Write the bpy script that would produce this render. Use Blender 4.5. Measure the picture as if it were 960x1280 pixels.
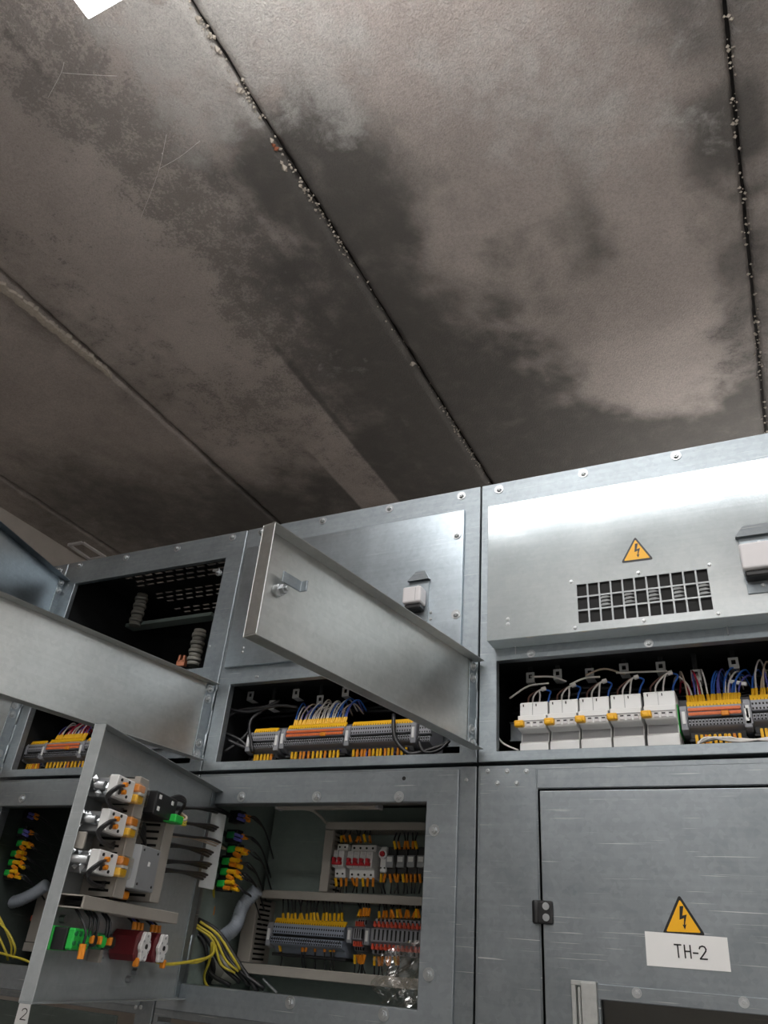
import bpy, bmesh, math, random
import numpy as np
from mathutils import Vector, Matrix

random.seed(7)
S = bpy.context.scene
C = S.collection
for o in list(bpy.data.objects):
    bpy.data.objects.remove(o)

# ------------------------------------------------------------------ camera, world, lamps, exposure
# All builder coordinates are metres from the camera: x right along the cabinets, y towards them, z up.
ZC = 1.45                                   # height of the camera above the floor
RX, RO, RZ, FPX = math.radians(121.0565), math.radians(5.227), math.radians(28.41), 951.64
CAMR = (Matrix.Rotation(RZ, 3, 'Z') @ Matrix.Rotation(RX, 3, 'X') @ Matrix.Rotation(RO, 3, 'Z'))
cam_data = bpy.data.cameras.new('camera')
cam = bpy.data.objects.new('camera', cam_data)
C.objects.link(cam)
cam.matrix_world = Matrix.Translation((0, 0, ZC)) @ CAMR.to_4x4()
cam_data.sensor_fit = 'VERTICAL'
cam_data.sensor_height = 36.0
cam_data.lens = 36.0 * FPX / 1280.0
cam_data.clip_start = 0.02
S.camera = cam

world = bpy.data.worlds.new('world')
S.world = world
world.use_nodes = True
world.node_tree.nodes['Background'].inputs[0].default_value = (0.75, 0.85, 1.0, 1)
world.node_tree.nodes['Background'].inputs[1].default_value = 0.05
S.view_settings.view_transform = 'Standard'
S.view_settings.look = 'None'
S.view_settings.gamma = 1.0
S.view_settings.use_curve_mapping = False
S.view_settings.exposure = 0.58
LAMP_POWER = 9.8
LAMP_Z = 1.50                               # underside of the ceiling lights above the camera

HC = 2.03                                   # ceiling above the camera
YF = 1.28                                   # front plane of the cabinets


def ray(px, py):
    return CAMR @ Vector(((px - 480) / FPX, -(py - 640) / FPX, -1.0))


def at(px, py, Y=YF):
    r = ray(px, py)
    return r * (Y / r.y)


def at_z(px, py, z=HC):
    r = ray(px, py)
    return r * (z / r.z)


# ------------------------------------------------------------------ materials
M = {}


def new_mat(name):
    m = bpy.data.materials.new(name)
    m.use_nodes = True
    nt = m.node_tree
    return m, nt, nt.nodes['Principled BSDF']


def plain(name, col, rough=0.45, metal=0.0, var=0.12, scale=60.0, spec=0.5, bump=0.0):
    m, nt, b = new_mat(name)
    tc = nt.nodes.new('ShaderNodeTexCoord')
    n = nt.nodes.new('ShaderNodeTexNoise')
    n.inputs['Scale'].default_value = scale
    n.inputs['Detail'].default_value = 4
    nt.links.new(tc.outputs['Object'], n.inputs['Vector'])
    mx = nt.nodes.new('ShaderNodeMix')
    mx.data_type = 'RGBA'
    mx.inputs['A'].default_value = (*[c * (1 - var) for c in col], 1)
    mx.inputs['B'].default_value = (*[min(1, c * (1 + var)) for c in col], 1)
    nt.links.new(n.outputs['Fac'], mx.inputs['Factor'])
    nt.links.new(mx.outputs['Result'], b.inputs['Base Color'])
    b.inputs['Roughness'].default_value = rough
    b.inputs['Metallic'].default_value = metal
    b.inputs['Specular IOR Level'].default_value = spec
    if bump:
        bp = nt.nodes.new('ShaderNodeBump')
        bp.inputs['Strength'].default_value = bump
        bp.inputs['Distance'].default_value = 0.002
        nt.links.new(n.outputs['Fac'], bp.inputs['Height'])
        nt.links.new(bp.outputs['Normal'], b.inputs['Normal'])
    M[name] = m
    return m


def galv(name, lo, hi, rough=0.36, lines=(2.0, 2.0, 160.0), wear=0.25, bump=0.12, metal=1.0):
    """rolled zinc sheet: faint spangle, rolling lines, cloudy handling marks, thin scratches"""
    m, nt, b = new_mat(name)
    N, L = nt.nodes.new, nt.links.new
    tc = N('ShaderNodeTexCoord')
    mp = N('ShaderNodeMapping')
    mp.inputs['Scale'].default_value = lines
    L(tc.outputs['Object'], mp.inputs['Vector'])
    ln = N('ShaderNodeTexNoise'); ln.inputs['Scale'].default_value = 1.0; ln.inputs['Detail'].default_value = 5
    L(mp.outputs['Vector'], ln.inputs['Vector'])
    cl = N('ShaderNodeTexNoise'); cl.inputs['Scale'].default_value = 9.0; cl.inputs['Detail'].default_value = 6
    cl.inputs['Roughness'].default_value = 0.65
    L(tc.outputs['Object'], cl.inputs['Vector'])
    vo = N('ShaderNodeTexVoronoi'); vo.inputs['Scale'].default_value = 140.0
    L(tc.outputs['Object'], vo.inputs['Vector'])
    # base colour
    a = N('ShaderNodeMath'); a.operation = 'MULTIPLY_ADD'; a.inputs[1].default_value = 0.45
    L(ln.outputs['Fac'], a.inputs[0]); L(cl.outputs['Fac'], a.inputs[2])
    sp = N('ShaderNodeSeparateColor'); L(vo.outputs['Color'], sp.inputs['Color'])
    a2 = N('ShaderNodeMath'); a2.operation = 'MULTIPLY_ADD'; a2.inputs[1].default_value = 0.18
    L(sp.outputs['Red'], a2.inputs[0]); L(a.outputs[0], a2.inputs[2])
    rp = N('ShaderNodeMapRange'); rp.inputs[1].default_value = 0.45; rp.inputs[2].default_value = 1.1
    L(a2.outputs[0], rp.inputs[0])
    mx = N('ShaderNodeMix'); mx.data_type = 'RGBA'
    mx.inputs['A'].default_value = (*lo, 1); mx.inputs['B'].default_value = (*hi, 1)
    L(rp.outputs[0], mx.inputs['Factor'])
    # scratches: two stretched noises at odd angles, thresholded
    last = mx.outputs['Result']
    rmask = None
    for k, (rot, sc) in enumerate((((0, 0.35, 0), (9, 9, 420)), ((0, -1.05, 0), (8, 8, 520)))):
        m2 = N('ShaderNodeMapping'); m2.inputs['Rotation'].default_value = rot; m2.inputs['Scale'].default_value = sc
        m2.inputs['Location'].default_value = (3.1 * k, 0.7, 1.3)
        L(tc.outputs['Object'], m2.inputs['Vector'])
        sn = N('ShaderNodeTexNoise'); sn.inputs['Scale'].default_value = 1.0; sn.inputs['Detail'].default_value = 1
        L(m2.outputs['Vector'], sn.inputs['Vector'])
        r = N('ShaderNodeMapRange'); r.inputs[1].default_value = 0.735; r.inputs[2].default_value = 0.80
        r.inputs[4].default_value = wear
        L(sn.outputs['Fac'], r.inputs[0])
        x = N('ShaderNodeMix'); x.data_type = 'RGBA'
        L(r.outputs[0], x.inputs['Factor']); L(last, x.inputs['A']); x.inputs['B'].default_value = (0.9, 0.9, 0.9, 1)
        last = x.outputs['Result']
    L(last, b.inputs['Base Color'])
    rr = N('ShaderNodeMapRange'); rr.inputs[3].default_value = rough * 0.78; rr.inputs[4].default_value = rough * 1.32
    L(cl.outputs['Fac'], rr.inputs[0]); L(rr.outputs[0], b.inputs['Roughness'])
    b.inputs['Metallic'].default_value = metal
    bp = N('ShaderNodeBump'); bp.inputs['Strength'].default_value = bump; bp.inputs['Distance'].default_value = 0.001
    L(ln.outputs['Fac'], bp.inputs['Height']); L(bp.outputs['Normal'], b.inputs['Normal'])
    M[name] = m
    return m


galv('zinc_frame', (0.27, 0.305, 0.33), (0.40, 0.445, 0.475), 0.50, (2, 2, 120), 0.35)
galv('zinc_panel', (0.38, 0.44, 0.485), (0.54, 0.61, 0.66), 0.34, (1.5, 1.5, 170), 0.30)
galv('zinc_bright', (0.54, 0.61, 0.645), (0.68, 0.75, 0.78), 0.13, (1.2, 1.2, 190), 0.20, 0.05, 0.62)
galv('zinc_door', (0.52, 0.54, 0.53), (0.70, 0.71, 0.70), 0.38, (1.2, 1.2, 150), 0.15)
galv('zinc_low', (0.22, 0.245, 0.265), (0.34, 0.37, 0.39), 0.42, (2, 2, 90), 0.55)
galv('zinc_dull', (0.22, 0.245, 0.265), (0.33, 0.36, 0.38), 0.45, (2, 2, 90), 0.45, 0.12, 0.75)
galv('zinc_relay', (0.32, 0.35, 0.36), (0.45, 0.48, 0.49), 0.4, (2, 2, 90), 0.2, 0.1, 0.45)
galv('zinc_pale', (0.62, 0.65, 0.66), (0.74, 0.77, 0.78), 0.4, (2, 2, 90), 0.2, 0.1, 0.15)
galv('zinc_bolt', (0.42, 0.44, 0.46), (0.60, 0.62, 0.63), 0.36, (30, 30, 30), 0.0)
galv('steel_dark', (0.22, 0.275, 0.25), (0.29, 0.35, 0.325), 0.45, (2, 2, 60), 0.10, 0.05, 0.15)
galv('steel_shade', (0.045, 0.058, 0.052), (0.075, 0.09, 0.083), 0.45, (2, 2, 60), 0.10, 0.05, 0.3)  # darker copy of steel_dark; shade of the left lower cabinet put into the colour
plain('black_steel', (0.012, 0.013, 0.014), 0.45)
plain('black_plastic', (0.012, 0.012, 0.013), 0.40)
plain('black_cable', (0.014, 0.014, 0.016), 0.42, spec=0.6)
plain('duct_grey', (0.34, 0.315, 0.28), 0.5, var=0.05)
plain('slot_black', (0.01, 0.01, 0.01), 0.8)
plain('breaker_white', (0.72, 0.72, 0.71), 0.38, var=0.03)
plain('breaker_grey', (0.36, 0.36, 0.37), 0.45, var=0.05)
plain('box_white', (0.66, 0.64, 0.65), 0.35, var=0.03)
plain('toggle_yellow', (0.80, 0.42, 0.01), 0.35, var=0.05)
plain('marker_yellow', (0.85, 0.47, 0.01), 0.45, var=0.12, scale=300)
plain('ferrule_orange', (0.72, 0.24, 0.012), 0.45, var=0.2, scale=200)
plain('terminal_grey', (0.27, 0.275, 0.30), 0.5, var=0.06)
plain('terminal_blue', (0.30, 0.34, 0.42), 0.5, var=0.06)
plain('jumper_orange', (0.72, 0.17, 0.05), 0.45)
plain('lever_red', (0.75, 0.10, 0.05), 0.42)
plain('toggle_red', (0.45, 0.012, 0.02), 0.4)
plain('wire_white', (0.72, 0.69, 0.66), 0.42, var=0.04)
plain('wire_cream', (0.55, 0.44, 0.34), 0.45, var=0.05)
plain('wire_blue', (0.03, 0.13, 0.50), 0.42)
plain('wire_violet', (0.12, 0.12, 0.42), 0.42)
plain('wire_red', (0.45, 0.02, 0.05), 0.42)
plain('wire_brown', (0.12, 0.055, 0.04), 0.45)
plain('wire_yellow_green', (0.62, 0.50, 0.05), 0.42, var=0.25, scale=90)
plain('green_plastic', (0.02, 0.45, 0.06), 0.4)
plain('green_dark', (0.01, 0.16, 0.05), 0.45)
plain('maroon_plastic', (0.11, 0.008, 0.012), 0.4)
plain('psu_grey', (0.30, 0.31, 0.32), 0.45, metal=0.3, var=0.05)
plain('paper_white', (0.78, 0.78, 0.77), 0.55, var=0.02)
plain('sign_yellow', (0.88, 0.45, 0.005), 0.4, var=0.03)
plain('sign_black', (0.008, 0.008, 0.008), 0.4)
plain('hose_grey', (0.36, 0.40, 0.46), 0.4, var=0.08)
plain('plaster', (0.40, 0.36, 0.32), 0.9, var=0.12, scale=20, bump=0.4)
plain('plaster_light', (0.52, 0.48, 0.44), 0.9, var=0.15, scale=14, bump=0.4)
plain('mortar', (0.46, 0.41, 0.35), 0.95, var=0.35, scale=70, bump=0.5)
plain('brick_red', (0.36, 0.13, 0.07), 0.95, var=0.2, scale=90)
plain('joint_dark', (0.02, 0.018, 0.016), 0.95)
plain('cobweb', (0.75, 0.72, 0.70), 0.8)
plain('floor_paint', (0.46, 0.45, 0.44), 0.6, var=0.15, scale=5)
plain('wall_paint', (0.62, 0.61, 0.59), 0.85, var=0.05, scale=6)
plain('lamp_housing', (0.75, 0.75, 0.74), 0.4, var=0.02)
plain('tie_grey', (0.62, 0.63, 0.63), 0.4, metal=0.2)
plain('insulator', (0.34, 0.33, 0.29), 0.5, var=0.08)
plain('copper', (0.60, 0.22, 0.12), 0.35, metal=0.8)


def lamp_mat():
    m, nt, b = new_mat('lamp_diffuser')
    b.inputs['Base Color'].default_value = (0.9, 0.9, 0.9, 1)
    b.inputs['Emission Color'].default_value = (1.0, 0.99, 0.98, 1)
    b.inputs['Emission Strength'].default_value = LAMP_POWER
    M['lamp_diffuser'] = m


def clear_mat(name, tint, lo, hi, rough=0.10):
    """thin clear plastic or glass: see-through with a sheen that grows at grazing angles"""
    m, nt, b = new_mat(name)
    N, L = nt.nodes.new, nt.links.new
    tr = N('ShaderNodeBsdfTransparent'); tr.inputs['Color'].default_value = (*tint, 1)
    gl = N('ShaderNodeBsdfGlossy'); gl.inputs['Roughness'].default_value = rough
    gl.inputs['Color'].default_value = (0.95, 0.95, 0.95, 1)
    lw = N('ShaderNodeLayerWeight'); lw.inputs['Blend'].default_value = 0.30
    r = N('ShaderNodeMapRange'); r.inputs[3].default_value = lo; r.inputs[4].default_value = hi
    L(lw.outputs['Facing'], r.inputs[0])
    mx = N('ShaderNodeMixShader')
    L(r.outputs[0], mx.inputs[0]); L(tr.outputs[0], mx.inputs[1]); L(gl.outputs[0], mx.inputs[2])
    L(mx.outputs[0], nt.nodes['Material Output'].inputs['Surface'])
    nt.nodes.remove(b)
    M[name] = m


lamp_mat()
clear_mat('clear_cover', (0.95, 0.95, 0.93), 0.06, 0.45)
clear_mat('clear_film', (0.90, 0.87, 0.82), 0.20, 0.65, 0.14)
clear_mat('window_glass', (0.75, 0.73, 0.68), 0.05, 0.60, 0.03)


def concrete_mat():
    m, nt, b = new_mat('concrete')
    N, L = nt.nodes.new, nt.links.new
    tc = N('ShaderNodeTexCoord')
    at_ = N('ShaderNodeAttribute'); at_.attribute_name = 'stain'
    sep = N('ShaderNodeSeparateColor'); L(at_.outputs['Color'], sep.inputs['Color'])

    def noise(scale, det=6, rough=0.6, vec=None, dist=0.0):
        n = N('ShaderNodeTexNoise'); n.inputs['Scale'].default_value = scale
        n.inputs['Detail'].default_value = det; n.inputs['Roughness'].default_value = rough
        n.inputs['Distortion'].default_value = dist
        L(vec or tc.outputs['Object'], n.inputs['Vector'])
        return n.outputs['Fac']

    def math_(op, a, bb, c=None):
        x = N('ShaderNodeMath'); x.operation = op
        for i, v in enumerate((a, bb, c)):
            if v is None: continue
            if isinstance(v, (int, float)): x.inputs[i].default_value = v
            else: L(v, x.inputs[i])
        return x.outputs[0]

    def rng(v, a, bb, c=0.0, d=1.0):
        r = N('ShaderNodeMapRange'); r.interpolation_type = 'SMOOTHSTEP'
        r.inputs[1].default_value = a; r.inputs[2].default_value = bb
        r.inputs[3].default_value = c; r.inputs[4].default_value = d
        L(v, r.inputs[0]); return r.outputs[0]

    def mix(f, a, bb):
        x = N('ShaderNodeMix'); x.data_type = 'RGBA'
        for k, v in (('Factor', f), ('A', a), ('B', bb)):
            if isinstance(v, tuple): x.inputs[k].default_value = (*v, 1)
            elif isinstance(v, float): x.inputs[k].default_value = v
            else: L(v, x.inputs[k])
        return x.outputs['Result']
    big = noise(2.2, 5, 0.6)
    mid = noise(13, 8, 0.68, dist=0.3)
    fine = noise(105, 5, 0.7)
    grit = noise(260, 3, 0.6)
    col = mix(rng(big, 0.3, 0.7), (0.44, 0.388, 0.358), (0.56, 0.498, 0.458))
    # smooth soot: red channel
    soot = math_('ADD', sep.outputs['Red'], math_('MULTIPLY_ADD', mid, 0.8, -0.40))
    col = mix(rng(soot, 0.10, 1.30, 0, 0.92), col, (0.105, 0.100, 0.093))
    # flaking speckle: green channel lowers the threshold
    fl = math_('ADD', math_('MULTIPLY', mid, 0.42), math_('MULTIPLY', fine, 0.58))
    fl = math_('ADD', fl, math_('MULTIPLY_ADD', sep.outputs['Green'], 0.20, -0.10))
    col = mix(rng(fl, 0.56, 0.66, 0, 0.55), col, (0.125, 0.117, 0.112))
    # pale bloom and painted lamp glow: blue channel
    pl = math_('ADD', math_('MULTIPLY_ADD', mid, 1.1, -0.75), sep.outputs['Blue'])
    col = mix(rng(pl, 0.25, 0.65, 0, 0.75), col, (0.60, 0.58, 0.55))
    col = mix(math_('MULTIPLY', rng(grit, 0.5, 0.78), 0.22), col, (0.15, 0.14, 0.13))
    grain = math_('ADD', math_('MULTIPLY', fine, 0.6), math_('MULTIPLY', noise(330, 2, 0.5), 0.4))
    col = mix(rng(grain, 0.36, 0.60, 0.30, 0.0), col, (0.10, 0.095, 0.09))
    L(col, b.inputs['Base Color'])
    b.inputs['Roughness'].default_value = 0.92
    b.inputs['Specular IOR Level'].default_value = 0.25
    h = math_('ADD', math_('MULTIPLY', fine, 0.5), math_('MULTIPLY', mid, 0.8))
    peel = noise(170, 3, 0.5)
    h = math_('ADD', h, math_('MULTIPLY', peel, 1.1))
    bp = N('ShaderNodeBump'); bp.inputs['Strength'].default_value = 0.6; bp.inputs['Distance'].default_value = 0.006
    L(h, bp.inputs['Height']); L(bp.outputs['Normal'], b.inputs['Normal'])
    M['concrete'] = m


concrete_mat()

# ------------------------------------------------------------------ builders
WM = {}                                    # object -> its matrix in camera-relative space


def link(o, parent, m):
    """m: camera-relative matrix of the object"""
    C.objects.link(o)
    WM[o] = m
    if parent is None:
        o.matrix_world = Matrix.Translation((0, 0, ZC)) @ m
    else:
        o.parent = parent
        o.matrix_basis = WM[parent].inverted() @ m
    return o


def tag(o, label=None, cat=None, group=None, kind=None):
    if label: o['label'] = label
    if cat: o['category'] = cat
    if group: o['group'] = group
    if kind: o['kind'] = kind
    return o


def rotz(origin, ang):
    return Matrix.Translation(origin) @ Matrix.Rotation(ang, 4, 'Z')


def thing(name, label, cat, origin, ang=0.0, group=None):
    o = bpy.data.objects.new(name, None)
    o.empty_display_size = 0.03
    link(o, None, rotz(Vector(origin), ang))
    return tag(o, label, cat, group)


class MB:
    def __init__(self, T=None):
        self.v, self.f, self.mi, self.sm = [], [], [], []
        self.T = T

    def add(self, vs, fs, mi=0, smooth=False):
        n = len(self.v)
        for p in vs:
            p = Vector(p)
            self.v.append(self.T @ p if self.T else p)
        for f in fs:
            self.f.append([n + i for i in f]); self.mi.append(mi); self.sm.append(smooth)
        return self

    def box(self, x0, x1, y0, y1, z0, z1, mi=0, R=None):
        vs = [Vector((x, y, z)) for z in (z0, z1) for y in (y0, y1) for x in (x0, x1)]
        if R is not None:
            c = Vector(((x0 + x1) / 2, (y0 + y1) / 2, (z0 + z1) / 2))
            vs = [c + R @ (p - c) for p in vs]
        return self.add(vs, [(0, 2, 3, 1), (4, 5, 7, 6), (0, 1, 5, 4), (2, 6, 7, 3), (0, 4, 6, 2), (1, 3, 7, 5)], mi)

    def cyl(self, p, q, r, n=12, r2=None, mi=0, caps=True, phase=0.0):
        p, q = Vector(p), Vector(q)
        d = (q - p).normalized()
        a = d.orthogonal().normalized(); b = d.cross(a)
        r2 = r if r2 is None else r2
        vs = []
        for c, rr in ((p, r), (q, r2)):
            for i in range(n):
                t = 2 * math.pi * i / n + phase
                vs.append(c + (a * math.cos(t) + b * math.sin(t)) * rr)
        fs = [(i, (i + 1) % n, n + (i + 1) % n, n + i) for i in range(n)]
        self.add(vs, fs, mi, n > 8)
        if caps:
            k = len(self.v) - 2 * n
            self.f.append([k + i for i in range(n)][::-1]); self.mi.append(mi); self.sm.append(False)
            self.f.append([k + n + i for i in range(n)]); self.mi.append(mi); self.sm.append(False)
        return self

    def tube(self, pts, r, n=6, sub=6, mi=0, rfun=None):
        P = [Vector(p) for p in pts]
        if len(P) > 2 and sub > 1:
            Q = [P[0] * 2 - P[1]] + P + [P[-1] * 2 - P[-2]]
            out = []
            for i in range(1, len(Q) - 2):
                for k in range(sub):
                    t = k / sub
                    a, b, c, d = Q[i - 1], Q[i], Q[i + 1], Q[i + 2]
                    out.append(0.5 * ((2 * b) + (c - a) * t + (2 * a - 5 * b + 4 * c - d) * t * t + (3 * b - a - 3 * c + d) * t ** 3))
            out.append(P[-1]); P = out
        vs, fs = [], []
        nrm = None
        for i, p in enumerate(P):
            d = (P[min(i + 1, len(P) - 1)] - P[max(i - 1, 0)])
            if d.length < 1e-9: d = Vector((0, 0, 1))
            d.normalize()
            nrm = d.orthogonal().normalized() if nrm is None else (nrm - d * nrm.dot(d))
            if nrm.length < 1e-6: nrm = d.orthogonal()
            nrm.normalize(); b = d.cross(nrm)
            rr = rfun(i / (len(P) - 1)) if rfun else r
            for k in range(n):
                t = 2 * math.pi * k / n
                vs.append(p + (nrm * math.cos(t) + b * math.sin(t)) * rr)
        for i in range(len(P) - 1):
            for k in range(n):
                a = i * n + k; a2 = i * n + (k + 1) % n
                fs.append((a, a2, a2 + n, a + n))
        fs.append(tuple(range(n))[::-1]); fs.append(tuple((len(P) - 1) * n + k for k in range(n)))
        return self.add(vs, fs, mi, True)

    def prism(self, poly, axis, d0, d1, mi=0):
        """poly of 2-D points swept along axis ('x': (y,z), 'y': (x,z), 'z': (x,y))"""
        def mk(p, d):
            if axis == 'x': return (d, p[0], p[1])
            if axis == 'y': return (p[0], d, p[1])
            return (p[0], p[1], d)
        n = len(poly)
        vs = [mk(p, d0) for p in poly] + [mk(p, d1) for p in poly]
        fs = [(i, (i + 1) % n, n + (i + 1) % n, n + i) for i in range(n)]
        fs += [tuple(range(n))[::-1], tuple(range(n, 2 * n))]
        return self.add(vs, fs, mi)

    def plate(self, x0, x1, z0, z1, y0, y1, holes=(), mi=0):
        """sheet in the xz plane with rectangular holes (x0,x1,z0,z1)"""
        xs = sorted({x0, x1, *[h[0] for h in holes], *[h[1] for h in holes]})
        zs = sorted({z0, z1, *[h[2] for h in holes], *[h[3] for h in holes]})
        nx, nz = len(xs), len(zs)
        ok = np.ones((nx - 1, nz - 1), bool)
        for i in range(nx - 1):
            for j in range(nz - 1):
                cx, cz = (xs[i] + xs[i + 1]) / 2, (zs[j] + zs[j + 1]) / 2
                if any(h[0] < cx < h[1] and h[2] < cz < h[3] for h in holes): ok[i, j] = False
        vs = [(x, y, z) for y in (y0, y1) for x in xs for z in zs]
        o = nx * nz
        fs = []
        for i in range(nx - 1):
            for j in range(nz - 1):
                if not ok[i, j]: continue
                a, b, c, d = i * nz + j, (i + 1) * nz + j, (i + 1) * nz + j + 1, i * nz + j + 1
                fs.append((a, b, c, d)); fs.append((o + d, o + c, o + b, o + a))
                for di, dj, e in ((-1, 0, (d, a)), (1, 0, (b, c)), (0, -1, (a, b)), (0, 1, (c, d))):
                    ii, jj = i + di, j + dj
                    if ii < 0 or jj < 0 or ii >= nx - 1 or jj >= nz - 1 or not ok[ii, jj]:
                        p, q = e
                        fs.append((q, p, o + p, o + q))
        return self.add(vs, fs, mi)

    def ball(self, c, r, mi=0, squash=(1, 1, 1), seg=10, rings=6):
        vs = [Vector(c) + Vector((0, 0, r * squash[2]))]
        for i in range(1, rings):
            a = math.pi * i / rings
            for k in range(seg):
                t = 2 * math.pi * k / seg
                vs.append(Vector(c) + Vector((r * squash[0] * math.sin(a) * math.cos(t), r * squash[1] * math.sin(a) * math.sin(t), r * squash[2] * math.cos(a))))
        vs.append(Vector(c) - Vector((0, 0, r * squash[2])))
        fs = [(0, 1 + k, 1 + (k + 1) % seg) for k in range(seg)]
        for i in range(rings - 2):
            for k in range(seg):
                a = 1 + i * seg + k; b = 1 + i * seg + (k + 1) % seg
                fs.append((a, a + seg, b + seg, b))
        l = len(vs) - 1; s = 1 + (rings - 2) * seg
        fs += [(l, s + (k + 1) % seg, s + k) for k in range(seg)]
        return self.add(vs, fs, mi, True)

    def mesh(self, name, mats, origin_m):
        me = bpy.data.meshes.new(name)
        inv = origin_m.inverted()
        me.from_pydata([inv @ p for p in self.v], [], self.f)
        for m in (mats if isinstance(mats, (list, tuple)) else [mats]):
            me.materials.append(M[m])
        me.polygons.foreach_set('material_index', self.mi)
        me.polygons.foreach_set('use_smooth', self.sm)
        bm = bmesh.new(); bm.from_mesh(me)
        bmesh.ops.recalc_face_normals(bm, faces=bm.faces)
        bm.to_mesh(me); bm.free()
        me.update()
        return me

    def build(self, name, mats, parent=None, bevel=0.0, seg=1):
        lo = Vector((min(p.x for p in self.v), min(p.y for p in self.v), min(p.z for p in self.v)))
        hi = Vector((max(p.x for p in self.v), max(p.y for p in self.v), max(p.z for p in self.v)))
        org = Vector(((lo.x + hi.x) / 2, (lo.y + hi.y) / 2, lo.z))
        m = Matrix.Translation(org)
        if self.T is not None:
            m = m @ self.T.to_3x3().to_4x4()
        elif parent is not None:
            m = m @ WM[parent].to_3x3().to_4x4()
        o = bpy.data.objects.new(name, self.mesh(name, mats, m))
        link(o, parent, m)
        if bevel:
            b = o.modifiers.new('bevel', 'BEVEL')
            b.width = bevel; b.segments = seg; b.limit_method = 'ANGLE'; b.angle_limit = math.radians(50)
        return o


def tmb(o):
    """builder working in the local frame of a thing"""
    return MB(WM[o].copy())


def inst(name, me, parent, m):
    o = bpy.data.objects.new(name, me)
    return link(o, parent, m)


I4 = Matrix.Identity(4)


def proto_mesh(fn, mats, name):
    b = MB(); fn(b)
    return b.mesh(name, mats, I4)


def bolt_shape(b, r=0.0058, w=0.0095):
    b.cyl((0, 0.0002, 0), (0, -0.0016, 0), w, 16)
    b.cyl((0, -0.0016, 0), (0, -0.0060, 0), r, 6, r * 0.96)
    b.cyl((0, -0.0060, 0), (0, -0.0080, 0), r * 0.62, 10, r * 0.5)


def rivet_shape(b):
    b.cyl((0, 0.0002, 0), (0, -0.0008, 0), 0.0036, 12)
    b.cyl((0, -0.0008, 0), (0, -0.0022, 0), 0.0030, 12, 0.0018)


BOLT = proto_mesh(bolt_shape, 'zinc_bolt', 'bolt')
RIVET = proto_mesh(rivet_shape, 'zinc_bolt', 'rivet')


def bolt(parent, p, name='bolt', me=None, R=None, s=1.0):
    m = Matrix.Translation(p) @ (R if R is not None else I4) @ Matrix.Scale(s, 4)
    return inst(name, me or (RIVET if name == 'rivet' else BOLT), parent, m)


# ------------------------------------------------------------------ room
def structure(o):
    o['kind'] = 'structure'
    return o


XL, XR, YB, YN = -3.62, 2.70, 3.45, -2.75
structure(MB().box(XL - .1, XR + .1, YN - .1, YB + .1, -ZC - .1, -ZC).build('floor', 'floor_paint'))
structure(MB().box(XL - .1, XL, YN, YB, -ZC, HC + .03).build('wall_left', 'plaster_light'))
structure(MB().box(XR, XR + .1, YN, YB, -ZC, HC + .03).build('wall_right', 'wall_paint'))
structure(MB().box(XL - .1, XR + .1, YB, YB + .1, -ZC, HC + .03).build('wall_back', 'plaster'))
structure(MB().box(XL - .1, XR + .1, YN - .1, YN, -ZC, HC + .03).build('wall_front', 'wall_paint'))
ceiling = structure(MB().box(XL - .1, XR + .1, YN - .1, YB + .1, HC + .03, HC + .10).build('ceiling', 'joint_dark'))

rng_ = np.random.default_rng(5)


def vnoise(x, y, cell, seed):
    g = np.random.default_rng(seed).random((256, 256))
    u, v = x / cell + 100, y / cell + 100
    i, j = np.floor(u).astype(int), np.floor(v).astype(int)
    fu, fv = u - i, v - j
    fu, fv = fu * fu * (3 - 2 * fu), fv * fv * (3 - 2 * fv)
    i0, j0, i1, j1 = i % 256, j % 256, (i + 1) % 256, (j + 1) % 256
    return (g[i0, j0] * (1 - fu) + g[i1, j0] * fu) * (1 - fv) + (g[i0, j1] * (1 - fu) + g[i1, j1] * fu) * fv


def fbm(x, y, cell, seed, o=4):
    s, a, t = 0, 1, 0
    for k in range(o):
        s = s + a * vnoise(x, y, cell / 2 ** k, seed + k); t += a; a *= 0.55
    return s / t


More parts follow.
